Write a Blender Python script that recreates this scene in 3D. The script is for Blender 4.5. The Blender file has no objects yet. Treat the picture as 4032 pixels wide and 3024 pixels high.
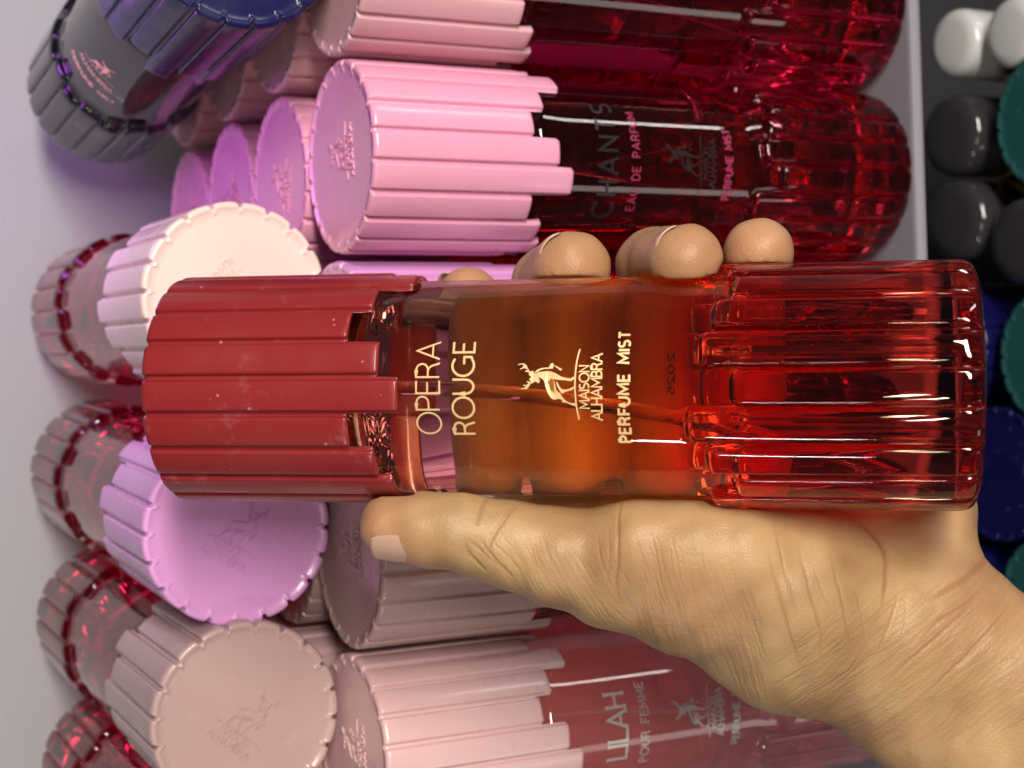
import bpy, bmesh, math, random
import numpy as np
from mathutils import Vector, Matrix, geometry
random.seed(7)
RNG = np.random.default_rng(11)
scene = bpy.context.scene
COL = scene.collection
CM = 0.01
EYE = 1.40                                    # height of the phone above the shop floor, metres
def V(x, y, z): return Vector((x*CM, y*CM, EYE + z*CM))   # centimetres from the phone -> metres
R_ = math.radians

# ------------------------------------------------------------------ camera
cam = bpy.data.cameras.new('camera'); cam_o = bpy.data.objects.new('camera', cam); COL.objects.link(cam_o)
cam.sensor_width = 36; cam.lens = 53.7; cam.clip_start = 0.01; cam.clip_end = 50
# phone turned on its side (world up points to the left of the picture), looking down 26.6 degrees
CR = np.array([[-0.032511, -0.999471, 0.0], [-0.447107, 0.014544, 0.894362], [-0.893889, 0.029077, -0.447343]])
fwd = Vector(CR[:, 2]).normalized(); rt = Vector(CR[:, 0]); rt = (rt - fwd*rt.dot(fwd)).normalized(); upv = rt.cross(fwd)
M = Matrix.Identity(4)
for i in range(3): M[i][0] = rt[i]; M[i][1] = upv[i]; M[i][2] = -fwd[i]
M.translation = V(0, 0, 0)
cam_o.matrix_world = M
cam.dof.use_dof = True; cam.dof.focus_distance = 0.345; cam.dof.aperture_fstop = 22
scene.camera = cam_o

# ------------------------------------------------------------------ light
scene.view_settings.view_transform = 'Standard'; scene.view_settings.look = 'None'
scene.view_settings.exposure = 0.0; scene.view_settings.gamma = 1.0
scene.render.engine = 'CYCLES'
scene.cycles.max_bounces = 20; scene.cycles.transmission_bounces = 16; scene.cycles.glossy_bounces = 6
scene.cycles.diffuse_bounces = 4; scene.cycles.transparent_max_bounces = 12
scene.cycles.sample_clamp_indirect = 6.0; scene.cycles.blur_glossy = 0.5
scene.cycles.use_denoising = True
wd = bpy.data.worlds.new('World'); scene.world = wd; wd.use_nodes = True
bgn = wd.node_tree.nodes['Background']; bgn.inputs['Color'].default_value = (0.80, 0.83, 1.0, 1); bgn.inputs['Strength'].default_value = 0.075
def area(name, pos, target, sx, sy, power, color):
    l = bpy.data.lights.new(name, 'AREA'); l.shape = 'RECTANGLE'; l.size = sx; l.size_y = sy; l.energy = power; l.color = color
    o = bpy.data.objects.new(name, l); COL.objects.link(o); p = V(*pos); o.location = p
    o.rotation_euler = (V(*target) - p).to_track_quat('-Z', 'Y').to_euler(); return o
area('ceiling_lamp', (66, -112, 33), (2, 36, -18), 1.0, 0.2, 45, (1.0, 0.92, 0.80))
area('ceiling_tube_lamp', (-78, -4, 14), (-2, 32, -22), 0.03, 0.22, 1.2, (1.0, 0.96, 0.9))
area('ceiling_spot_lamp', (-26, -60, 40), (0, 34, -22), 0.16, 0.02, 0.8, (1.0, 0.82, 0.5))
area('ceiling_spot_lamp', (-44, -50, 30), (0, 34, -22), 0.16, 0.02, 0.8, (1.0, 0.86, 0.6))
area('shelf_strip_lamp', (0, 58.5, 1.5), (0, 60.5, -15), 1.3, 0.02, 0.38, (0.90, 0.92, 1.0))
area('shelf_accent_lamp', (10, 51, -3.5), (7.5, 53, -16), 0.05, 0.03, 0.11, (0.62, 0.16, 1.0))
area('added_glint_lamp', (-66, -52, -84), (2, 41, -28), 0.16, 0.5, 0.9, (1.0, 0.93, 0.85))  # added low lamp without a known source, for glints on the rib ends
area('added_glint_lamp', (98, -24, -66), (6, 41, -24), 0.07, 0.6, 2.2, (1.0, 0.95, 0.9))  # added low lamp that draws streak highlights on the standing bottles

# ------------------------------------------------------------------ materials
def mat(name, col, rough=0.4, metal=0.0, trans=0.0, ior=1.47, coat=0.0, sss=0.0, spec=0.5, alpha=1.0):
    m = bpy.data.materials.new(name); m.use_nodes = True
    b = m.node_tree.nodes['Principled BSDF']
    b.inputs['Base Color'].default_value = (*col, 1); b.inputs['Roughness'].default_value = rough
    b.inputs['Metallic'].default_value = metal; b.inputs['Transmission Weight'].default_value = trans
    b.inputs['IOR'].default_value = ior; b.inputs['Coat Weight'].default_value = coat; b.inputs['Alpha'].default_value = alpha
    b.inputs['Specular IOR Level'].default_value = spec
    if sss:
        b.inputs['Subsurface Weight'].default_value = sss; b.inputs['Subsurface Radius'].default_value = (1.0, 0.35, 0.18)
        b.inputs['Subsurface Scale'].default_value = 0.004
    return m
def noise_bump(m, scale, strength, dist=0.0005, detail=3):
    nt = m.node_tree; b = nt.nodes['Principled BSDF']
    tc = nt.nodes.new('ShaderNodeTexCoord'); nz = nt.nodes.new('ShaderNodeTexNoise'); bp = nt.nodes.new('ShaderNodeBump')
    nz.inputs['Scale'].default_value = scale; nz.inputs['Detail'].default_value = detail
    bp.inputs['Strength'].default_value = strength; bp.inputs['Distance'].default_value = dist
    nt.links.new(tc.outputs['Object'], nz.inputs['Vector']); nt.links.new(nz.outputs['Fac'], bp.inputs['Height'])
    nt.links.new(bp.outputs['Normal'], b.inputs['Normal']); return m
def noise_color(m, c1, c2, scale, lo=0.4, hi=0.65, detail=4):
    nt = m.node_tree; b = nt.nodes['Principled BSDF']
    tc = nt.nodes.new('ShaderNodeTexCoord'); nz = nt.nodes.new('ShaderNodeTexNoise'); rp = nt.nodes.new('ShaderNodeValToRGB')
    nz.inputs['Scale'].default_value = scale; nz.inputs['Detail'].default_value = detail
    rp.color_ramp.elements[0].position = lo; rp.color_ramp.elements[1].position = hi
    rp.color_ramp.elements[0].color = (*c1, 1); rp.color_ramp.elements[1].color = (*c2, 1)
    nt.links.new(tc.outputs['Object'], nz.inputs['Vector']); nt.links.new(nz.outputs['Fac'], rp.inputs['Fac'])
    nt.links.new(rp.outputs['Color'], b.inputs['Base Color']); return m
def plastic(name, col, rough=0.27, dust=0.25):
    """moulded plastic with faint ripple, handling marks in the gloss and a few dust specks"""
    m = mat(name, col, rough, coat=0.25)
    nt = m.node_tree; b = nt.nodes['Principled BSDF']; N = nt.nodes.new; Lk = nt.links.new
    b.inputs['Coat Roughness'].default_value = 0.12
    noise_bump(m, 700, 0.08, 0.00012)
    tc = N('ShaderNodeTexCoord')
    n1 = N('ShaderNodeTexNoise'); n1.inputs['Scale'].default_value = 60; n1.inputs['Detail'].default_value = 6; Lk(tc.outputs['Object'], n1.inputs['Vector'])
    mr = N('ShaderNodeMapRange'); mr.inputs['From Min'].default_value = .3; mr.inputs['From Max'].default_value = .7; mr.inputs['To Min'].default_value = rough-.08; mr.inputs['To Max'].default_value = rough+.14
    Lk(n1.outputs['Fac'], mr.inputs['Value']); Lk(mr.outputs['Result'], b.inputs['Roughness'])
    v = N('ShaderNodeTexVoronoi'); v.inputs['Scale'].default_value = 330; Lk(tc.outputs['Object'], v.inputs['Vector'])
    n2 = N('ShaderNodeTexNoise'); n2.inputs['Scale'].default_value = 140; Lk(tc.outputs['Object'], n2.inputs['Vector'])
    lt = N('ShaderNodeMath'); lt.operation = 'LESS_THAN'; lt.inputs[1].default_value = .12; Lk(v.outputs['Distance'], lt.inputs[0])
    gt = N('ShaderNodeMath'); gt.operation = 'GREATER_THAN'; gt.inputs[1].default_value = .60; Lk(n2.outputs['Fac'], gt.inputs[0])
    mu = N('ShaderNodeMath'); mu.operation = 'MULTIPLY'; Lk(lt.outputs[0], mu.inputs[0]); Lk(gt.outputs[0], mu.inputs[1])
    sm = N('ShaderNodeTexNoise'); sm.inputs['Scale'].default_value = 95; sm.inputs['Detail'].default_value = 8; sm.inputs['Roughness'].default_value = .75; Lk(tc.outputs['Object'], sm.inputs['Vector'])
    sr = N('ShaderNodeMapRange'); sr.inputs['From Min'].default_value = .58; sr.inputs['From Max'].default_value = .8; sr.inputs['To Max'].default_value = dust*.6; Lk(sm.outputs['Fac'], sr.inputs['Value'])
    m2 = N('ShaderNodeMath'); m2.operation = 'MULTIPLY_ADD'; m2.inputs[1].default_value = dust*1.1; m2.use_clamp = True; Lk(mu.outputs[0], m2.inputs[0]); Lk(sr.outputs['Result'], m2.inputs[2])
    mx = N('ShaderNodeMix'); mx.data_type = 'RGBA'; mx.inputs[6].default_value = (*col, 1); mx.inputs[7].default_value = (.62, .52, .48, 1)
    Lk(m2.outputs[0], mx.inputs[0]); Lk(mx.outputs[2], b.inputs['Base Color'])
    return m
def glass(name, stops, rough=0.0, trans=1.0):
    """tinted glass full of liquid; stops = [(height in m, colour)] along the bottle"""
    m = mat(name, stops[0][1], rough, trans=trans, ior=1.45)
    if len(stops) > 1:
        nt = m.node_tree; b = nt.nodes['Principled BSDF']
        tc = nt.nodes.new('ShaderNodeTexCoord'); sp = nt.nodes.new('ShaderNodeSeparateXYZ'); rp = nt.nodes.new('ShaderNodeValToRGB'); mr = nt.nodes.new('ShaderNodeMapRange')
        mr.inputs['From Max'].default_value = 0.15
        nt.links.new(tc.outputs['Object'], sp.inputs[0]); nt.links.new(sp.outputs['Z'], mr.inputs['Value']); nt.links.new(mr.outputs['Result'], rp.inputs['Fac'])
        e = rp.color_ramp.elements
        while len(e) < len(stops): e.new(0.5)
        for k, (h, c) in enumerate(stops): e[k].position = h/0.15; e[k].color = (*c, 1)
        nt.links.new(rp.outputs['Color'], b.inputs['Base Color'])
    return m
MAT = {}
MAT['wall'] = noise_bump(mat('painted_wall', (0.27, 0.27, 0.29), 0.6), 260, 0.1)
MAT['shelf'] = noise_bump(mat('shelf_laminate', (0.21, 0.205, 0.25), 0.45), 400, 0.05)
MAT['gold'] = mat('gold_foil', (0.72, 0.50, 0.25), 0.45, metal=0.4)
MAT['shelf_shade'] = noise_bump(mat('painted_shade_laminate', (0.02, 0.02, 0.028), 0.35), 400, 0.05)  # near-black colour stands in for the shade under the upper shelf
MAT['black_foil'] = mat('black_print', (0.015, 0.012, 0.014), 0.35)
MAT['pink_foil'] = mat('rose_print', (0.30, 0.025, 0.08), 0.45)
MAT['silver'] = mat('silver_foil', (0.55, 0.52, 0.50), 0.35, metal=0.5)
MAT['ink'] = mat('grey_ink', (0.03, 0.02, 0.02), 0.6)
MAT['tube'] = mat('tube_plastic', (0.95, 0.86, 0.82), 0.03, trans=1.0, ior=1.16)
MAT['pump'] = mat('pump_metal', (0.90, 0.66, 0.36), 0.22, metal=1.0)
CAPS = {'red': plastic('red_cap_plastic', (0.225, 0.016, 0.019), 0.30), 'rose': plastic('rose_cap_plastic', (0.70, 0.30, 0.46)),
        'pink': plastic('pink_cap_plastic', (0.66, 0.37, 0.43)), 'lilac': plastic('lilac_cap_plastic', (0.63, 0.29, 0.62)),
        'taupe': plastic('taupe_cap_plastic', (0.40, 0.268, 0.265)), 'peach': plastic('peach_cap_plastic', (0.78, 0.58, 0.55)),
        'blush': plastic('blush_cap_plastic', (0.62, 0.40, 0.42)), 'navy': plastic('navy_cap_plastic', (0.005, 0.005, 0.062)),
        'teal': plastic('teal_cap_plastic', (0.007, 0.062, 0.066), 0.5)}
GLS = {'held': glass('amber_red_glass', [(0.0, (0.62, 0.045, 0.035)), (0.045, (0.74, 0.04, 0.022)), (0.058, (0.93, 0.11, 0.02)), (0.072, (0.94, 0.36, 0.07)), (0.088, (0.92, 0.46, 0.16)), (0.125, (0.80, 0.52, 0.38))]),
       'crimson': glass('crimson_glass', [(0.0, (0.80, 0.02, 0.07)), (0.06, (0.74, 0.018, 0.04)), (0.12, (0.62, 0.08, 0.07))]),
       'wine': glass('wine_glass', [(0.0, (0.66, 0.012, 0.05)), (0.12, (0.60, 0.012, 0.09))]),
       'rose': glass('rose_glass', [(0.0, (1.0, 0.66, 0.70)), (0.05, (1.0, 0.50, 0.53)), (0.12, (0.97, 0.36, 0.36))], trans=.84),
       'smoke': glass('smoke_glass', [(0.0, (0.02, 0.018, 0.03)), (0.12, (0.025, 0.02, 0.025))]),
       'navy': glass('navy_glass', [(0.0, (0.05, 0.05, 0.22)), (0.12, (0.06, 0.05, 0.2))])}

# ------------------------------------------------------------------ helpers
def mesh_from(name, verts, faces, smooth=True):
    me = bpy.data.meshes.new(name); me.from_pydata([tuple(v) for v in verts], [], [tuple(f) for f in faces])
    if smooth: me.polygons.foreach_set('use_smooth', [True]*len(me.polygons))
    me.update(); return me
def obj(name, me, m, parent=None):
    o = bpy.data.objects.new(name, me); COL.objects.link(o)
    if not me.materials: me.materials.append(m)
    o.material_slots[0].link = 'OBJECT'; o.material_slots[0].material = m
    if parent: o.parent = parent
    return o
def tag(o, label, cat, group=None, kind=None):
    o['label'] = label; o['category'] = cat
    if group: o['group'] = group
    if kind: o['kind'] = kind
    return o
def structure(name, me, m, label):
    o = obj(name, me, m); o['kind'] = 'structure'; o['label'] = label; o['category'] = name.split('_')[-1]; return o
def box_mesh(name, lo, hi, bev=0.0):
    bm = bmesh.new(); bmesh.ops.create_cube(bm, size=1)
    for v in bm.verts:
        for i in range(3): v.co[i] = lo[i] if v.co[i] < 0 else hi[i]
    if bev: bmesh.ops.bevel(bm, geom=bm.edges[:], offset=bev, segments=3, profile=0.5, affect='EDGES')
    me = bpy.data.meshes.new(name); bm.to_mesh(me); bm.free(); return me
def lathe(name, prof, n=48, smooth=True):
    vs = []; fs = []
    for k in range(n):
        a = 2*math.pi*k/n
        for r, z in prof: vs.append((r*math.cos(a), r*math.sin(a), z))
    m = len(prof)
    for k in range(n):
        for j in range(m-1):
            a, b = k*m+j, ((k+1) % n)*m+j
            fs.append((a, b, b+1, a+1))
    me = mesh_from(name, vs, fs, smooth); return clean(me, smooth)
def clean(me, smooth=True, d=1e-6):
    bm = bmesh.new(); bm.from_mesh(me); bmesh.ops.remove_doubles(bm, verts=bm.verts, dist=d)
    bmesh.ops.dissolve_degenerate(bm, edges=bm.edges, dist=1e-7)
    bmesh.ops.recalc_face_normals(bm, faces=bm.faces); bm.to_mesh(me); bm.free()
    if smooth: me.polygons.foreach_set('use_smooth', [True]*len(me.polygons))
    me.update(); return me

# ------------------------------------------------------------------ the ribbed bottle (all in cm, z up, front = -y)
NR = 20; H = 18.6; RC = 2.75; RG = 2.54
CAP_END = {0: 12.5, 1: 13.7, 2: 13.18, 3: 12.9, -1: 12.96, -2: 13.73, -3: 13.27, -4: 12.5, 4: 13.6, 5: 12.75, 6: 13.3, 7: 12.5, 8: 13.65, 9: 13.0, 10: 12.6, 11: 13.4, 12: 12.85, 13: 13.7, 14: 12.7, 15: 13.3}
BASE_END = {-3: 5.25, -2: 5.6, -1: 5.85, 0: 5.2, 1: 6.15, 2: 5.75, 3: 5.2, 4: 5.75, 5: 5.35, 6: 5.9, 7: 5.2, 8: 5.6, 9: 5.3, 10: 5.95, 11: 5.45, 12: 5.2, 13: 5.8, 14: 5.3, 15: 5.65, 16: 5.2}
def rib_columns(phis, width, off, foot):
    for k in range(-4, 16):
        for ph in phis:
            ang = -math.radians(18*k + off + 9*ph)          # measured anticlockwise seen from the front
            t = abs(ph); q = min(1.0, max(0.0, (t-width)/foot)); s = math.sqrt(max(0.0, 1-q*q)) if q < .7 else (.714 - .714*math.sin((q-.7)/.3*math.pi/2))
            yield k, ph, ang, s
def build_cols(cols):
    n = len(cols); m = len(cols[0]); vs = []; fs = []
    for c in cols: vs += c
    for k in range(n):
        for j in range(m-1):
            a, b = k*m+j, ((k+1) % n)*m+j
            fs.append((a, a+1, b+1, b))
    return vs, fs
def pt(r, a, h): return (r*math.sin(a)*CM, -r*math.cos(a)*CM, h*CM)
def cap_mesh():
    phis = [-.985, -.92, -.88, -.85, -.82, -.79, -.76, -.73, -.70, -.66, -.4, 0, .4, .66, .70, .73, .76, .79, .82, .85, .88, .92, .985]
    cols = []
    for k, ph, a, s in rib_columns(phis, 0.69, 3.4, .19):
        e = CAP_END.get(k, 13.0); r = RC - 0.115*(1-s) - 0.032*abs(ph)**2
        edge = 0.05*max(0, (abs(ph)-0.7)/0.3)**2
        e = e + edge
        c = [(0, 17.9), (2.40, 17.9), (2.56, 17.7), (2.585, 16.0), (2.59, e+.04), (2.61, e+.005), (r-.05, e), (r-.015, e+.025), (r, e+.07), (r, e+.2), (r, e+1.2), (r, 15.5), (r, 17.5), (r, H-.16), (r-.01, H-.09), (r-.04, H-.03), (r-.09, H-.002), (r-.15, H), (r-.19, H-.012), (r-.22, H-.04), (2.30, H-.045), (1.2, H-.045), (0, H-.045)]
        cols.append([pt(rr, a, h) for rr, h in c])
    return clean(mesh_from('cap', *build_cols(cols)))
def glass_mesh():
    phis = [-.985, -.95, -.9, -.84, -.77, -.7, -.6, -.35, 0, .35, .6, .7, .77, .84, .9, .95, .985]
    cols = []
    for k, ph, a, s in rib_columns(phis, 0.5, 0.5, .5):
        e = BASE_END.get(k, 5.4) - 0.10*abs(ph)**4; rb = 2.63 + 0.155*s
        def rr(q): return RG + q*(rb-RG)
        c = [(0, .22), (1.5, .2), (2.2, .1), (2.38, .02), (2.46, 0), (2.56, .03), (rb-.085, .10), (rb-.03, .2), (rb-.005, .33), (rb, .45), (rb, 1.0), (rb, 2.0), (rb, 3.0), (rb, 4.0), (rb, 4.7),
             (rb, e-.22), (rr(.97), e-.14), (rr(.86), e-.07), (rr(.62), e-.02), (rr(.32), e+.01), (rr(.1), e+.035), (RG, e+.08), (RG, 6.3), (RG, 7.5), (RG, 9.0), (RG, 10.5), (RG, 12.0), (RG, 12.7), (RG-.01, 13.2), (RG-.05, 13.38),
             (RG-.13, 13.52), (RG-.26, 13.65), (RG-.46, 13.76), (RG-.72, 13.84), (1.5, 13.9), (1.05, 13.93), (.95, 14.0), (.95, 14.5), (0, 14.5)]
        cols.append([pt(q, a, h) for q, h in c])
    return clean(mesh_from('glass_bottle', *build_cols(cols)))
CAP_ME = cap_mesh(); GLASS_ME = glass_mesh()
PUMP_ME = lathe('spray_pump', [(0, 14.52*CM), (1.5*CM, 14.52*CM), (1.7*CM, 14.6*CM), (1.7*CM, 15.9*CM), (.7*CM, 16.0*CM), (.62*CM, 17.2*CM), (0, 17.25*CM)], 40)

# ------------------------------------------------------------------ lettering: strokes turned into ribbons that wrap round the glass
def arc(cx, cy, rx, ry, a0, a1, n=14):
    return [(cx + rx*math.cos(math.radians(a0+(a1-a0)*i/n)), cy + ry*math.sin(math.radians(a0+(a1-a0)*i/n))) for i in range(n+1)]
def glyphs(s):
    """s = relative width of the round letters"""
    G = {}
    G['O'] = ([arc(.5*s, .5, .5*s, .52, 90, 450, 32)], s)
    G['C'] = ([arc(.5*s, .5, .5*s, .52, 45, 315, 26)], .92*s)
    G['G'] = ([arc(.5*s, .5, .5*s, .52, 48, 360-58, 26) + [(.92*s, .12), (.92*s, .46), (.56*s, .46)]], .98*s)
    G['P'] = ([[(0, 0), (0, 1), (.28, 1)] + arc(.28, .74, .27, .26, 90, -90) + [(0, .48)]], .56)
    G['R'] = ([[(0, 0), (0, 1), (.3, 1)] + arc(.3, .75, .26, .25, 90, -90) + [(0, .5)], [(.26, .5), (.40, .44), (.48, .32), (.55, .06), (.60, 0)]], .62)
    G['E'] = ([[(.52, 1), (0, 1), (0, 0), (.52, 0)], [(0, .52), (.46, .52)]], .54)
    G['F'] = ([[(.5, 1), (0, 1), (0, 0)], [(0, .5), (.44, .5)]], .5)
    G['A'] = ([[(0, 0), (.38, 1), (.76, 0)], [(.13, .32), (.63, .32)]], .76)
    G['U'] = ([[(0, 1), (0, .38)] + arc(.33, .38, .33, .39, 180, 360) + [(.66, 1)]], .66)
    G['M'] = ([[(0, 0), (.04, 1), (.43, .25), (.82, 1), (.86, 0)]], .86)
    G['I'] = ([[(0, 0), (0, 1)]], 0.02)
    G['S'] = ([arc(.27, .75, .25, .26, 40, 270, 14) + arc(.27, .25, .27, .25, 90, -140, 14)], .54)
    G['T'] = ([[(0, 1), (.6, 1)], [(.3, 1), (.3, 0)]], .6)
    G['N'] = ([[(0, 0), (0, 1), (.64, 0), (.64, 1)]], .64)
    G['L'] = ([[(0, 1), (0, 0), (.46, 0)]], .46)
    G['H'] = ([[(0, 0), (0, 1)], [(.62, 0), (.62, 1)], [(0, .5), (.62, .5)]], .62)
    G['B'] = ([[(0, 0), (0, 1), (.26, 1)] + arc(.26, .76, .23, .24, 90, -90) + [(0, .52)], [(.26, .52)] + arc(.28, .26, .26, .26, 90, -90) + [(0, 0)]], .54)
    G['D'] = ([[(0, 0), (0, 1), (.25, 1)] + arc(.25, .5, .42, .5, 90, -90) + [(0, 0)]], .67)
    G['0'] = ([arc(.26, .5, .26, .5, 90, 450, 24)], .52)
    G['2'] = ([arc(.26, .74, .26, .26, 170, -20, 12) + [(.0, 0), (.54, 0)]], .54)
    G['5'] = ([[(.5, 1), (.06, 1), (.02, .55)] + arc(.25, .32, .27, .32, 120, -150, 14)], .54)
    return G
def text_lines(text, size, gap, wide=1.0, serif=0.0, xs=1.0):
    """polylines (cm), centred on u = 0, baseline v = 0"""
    G = glyphs(wide); out = []; x = 0
    for ch in text:
        if ch == ' ': x += .45 + gap; continue
        ls, w = G[ch]
        for l in ls: out.append([((x+u*xs)*size, v*size) for u, v in l])
        if serif:
            ends = [l[0] for l in ls if l[0] != l[-1]] + [l[-1] for l in ls if l[0] != l[-1]]
            for u, v in ends:
                if abs(v-round(v)) < .02: out.append([((x+u*xs-serif)*size, v*size), ((x+u*xs+serif)*size, v*size)])
        x += w*xs + gap
    wtot = (x-gap)*size
    return [[(u - wtot/2, v) for u, v in l] for l in out]
def ribbon(line, w, maxlen):
    pts = [Vector(line[0])]
    for a, b in zip(line, line[1:]):
        a, b = Vector(a), Vector(b); n = max(1, int((b-a).length/maxlen)+0)
        for i in range(1, n+1): pts.append(a.lerp(b, i/n))
    L = []; 
    closed = (pts[0]-pts[-1]).length < 1e-6
    for i, p in enumerate(pts):
        d0 = (pts[i]-pts[i-1]) if i else ((pts[-1]-pts[-2]) if closed else None)
        d1 = (pts[i+1]-pts[i]) if i < len(pts)-1 else ((pts[1]-pts[0]) if closed else None)
        d0 = d0 or d1; d1 = d1 or d0
        d0 = d0.normalized(); d1 = d1.normalized(); t = (d0+d1)
        t = d1 if t.length < .2 else t.normalized()
        nrm = Vector((-t.y, t.x)); k = 1/max(.45, nrm.dot(Vector((-d1.y, d1.x))))
        L.append((p + nrm*w/2*k, p - nrm*w/2*k))
    return L
def lines_mesh(name, lines, w, mapper, lift=0.0, maxlen=.12, raised=0.0):
    """ribbons; each stroke a hair higher than the one before so none is coplanar; raised > 0 gives side walls"""
    vs = []; fs = []; q = 0
    for li, line in enumerate(lines):
        if len(line) < 2: continue
        L = ribbon(line, w, maxlen); b = len(vs); top = lift + raised + .0006*(li % 7)
        if raised:
            for p, r in L: vs += [mapper(p.x, p.y, lift-.01), mapper(p.x, p.y, top), mapper(r.x, r.y, top), mapper(r.x, r.y, lift-.01)]
            for i in range(len(L)-1):
                for j in range(3): fs.append((b+4*i+j, b+4*i+j+1, b+4*i+5+j, b+4*i+4+j))
            fs.append((b, b+3, b+2, b+1)); e = b+4*(len(L)-1); fs.append((e, e+1, e+2, e+3))
        else:
            for p, r in L: vs += [mapper(p.x, p.y, top), mapper(r.x, r.y, top)]
            for i in range(len(L)-1): fs.append((b+2*i, b+2*i+1, b+2*i+3, b+2*i+2))
    return mesh_from(name, vs, fs, False)
def on_glass(h0, th0=0.0, R=RG):
    def f(u, v, lift): return pt(R+lift, th0 + u/R, h0+v)
    return f
def on_back(h0, th0, R=RG):
    def f(u, v, lift): return pt(R-.03, th0 + u/R, h0+v)
    return f
def on_disc(sx=1.0):
    def f(u, v, lift): return (u*sx*CM, v*sx*CM, (H-.045+lift)*CM)
    return f
# stag emblem, traced as outlines; (u, v) in cm about its centre, v up
STAG_RAW = [
 [(690,480),(760,465),(830,455),(900,450),(960,455),(1020,475),(1080,500),(1150,545),(1220,575),(1290,590),(1370,600),(1440,560),(1440,610),(1380,650),(1330,645),(1260,635),(1180,630),(1100,620),(1030,612),(1050,670),(1070,740),(1085,830),(1120,860),(1160,890),(1200,960),(1250,1020),(1320,1070),(1390,1085),(1450,1080),(1460,1150),(1400,1130),(1330,1100),(1260,1070),(1200,1075),(1195,1030),(1160,1000),(1100,1000),(1040,1020),(980,990),(930,920),(890,830),(860,740),(850,670),(820,620),(770,590),(720,560)],
 [(1080,650),(1110,680),(1140,740),(1180,800),(1240,820),(1320,810),(1380,785),(1440,755),(1430,800),(1380,830),(1300,850),(1230,880),(1190,895),(1150,840),(1110,770),(1085,700)],
 [(640,470),(700,420),(770,390),(850,380),(930,380),(960,310),(1000,285),(1035,320),(1010,400),(980,400),(920,405),(840,410),(760,430),(690,475)],
 [(1035,335),(1060,340),(1130,380),(1195,410),(1190,440),(1150,440),(1110,400),(1045,352)],
 [(530,470),(600,440),(640,480),(690,500),(720,560),(755,640),(740,680),(710,690),(690,660),(650,660),(600,690),(560,700),(560,640),(530,610),(580,570),(530,520)],
 [(520,470),(450,455),(450,440),(500,430),(490,400),(420,390),(345,420),(345,405),(405,370),(420,340),(390,310),(305,330),(310,310),(370,293),(430,295),(480,330),(505,390),(530,430),(560,470)],
 [(560,700),(530,760),(480,805),(420,805),(370,795),(370,780),(430,785),(470,750),(415,735),(420,715),(480,725),(520,690),(485,660),(490,645),(545,655)]]
STAG = [[((770-y)*.00112, (880-x)*.00112) for x, y in p] for p in STAG_RAW]
GROUND = [((770-y)*.00112, (880-x)*.00112) for x, y in [(1545,10),(1515,120),(1490,260),(1470,420),(1460,600),(1455,760),(1462,920),(1472,1080),(1490,1230),(1525,1415)]]
def stag_mesh(name, mapper, k=1.0, lift=.012):
    vs = []; fs = []
    for i, poly in enumerate(STAG):
        b = len(vs); tri = geometry.tessellate_polygon([[Vector((u, v, 0)) for u, v in poly]])
        vs += [mapper(u*k, v*k, lift+.0012*i) for u, v in poly]; fs += [tuple(b+j for j in t) for t in tri]
    me = mesh_from(name, vs, fs, False)
    g = lines_mesh('g', [[(u*k, v*k) for u, v in GROUND]], .035*k, mapper, lift+.01)
    bm = bmesh.new(); bm.from_mesh(me); bm.from_mesh(g); bm.to_mesh(me); bm.free(); bpy.data.meshes.remove(g)
    return me
def emboss_mesh():
    lines = [[(u*1.05, v*1.05+.25) for u, v in p + p[:1]] for p in STAG] + [[(u*1.05, v*1.05+.25) for u, v in GROUND]]
    lines += [[(u, v-.68) for u, v in l] for l in text_lines('MAISON', .22, .14, .9, .08)]
    lines += [[(u, v-.98) for u, v in l] for l in text_lines('ALHAMBRA', .23, .14, .9, .08)]
    return lines_mesh('embossed_emblem', lines, .024, on_disc(), .0, .3, .03)
EMBOSS_ME = emboss_mesh()
def prints_held(root):
    L = text_lines('OPERA', .53, .13, .92)
    obj('title_lettering', lines_mesh('title_lettering', L, .042, on_glass(11.58), .006), MAT['gold'], root)
    L = text_lines('ROUGE', .47, .17, .98)
    obj('title_lettering', lines_mesh('title_lettering', L, .052, on_glass(10.81), .006), MAT['gold'], root)
    obj('stag_emblem', stag_mesh('stag_emblem', on_glass(9.18), .98), MAT['gold'], root)
    obj('maker_lettering', lines_mesh('maker_lettering', text_lines('MAISON', .20, .17, .95, .09), .034, on_glass(8.25), .006), MAT['gold'], root)
    obj('maker_lettering', lines_mesh('maker_lettering', text_lines('ALHAMBRA', .22, .17, .95, .09), .036, on_glass(7.97), .006), MAT['gold'], root)
    obj('perfume_mist_lettering', lines_mesh('perfume_mist_lettering', text_lines('PERFUME MIST', .235, .30, 1.0, xs=1.08), .055, on_glass(7.37), .006), MAT['gold'], root)
    obj('date_stamp', lines_mesh('date_stamp', text_lines('2025', .15, .22, .9), .026, on_back(6.75, math.pi-.05), .0), MAT['ink'], root)
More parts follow.
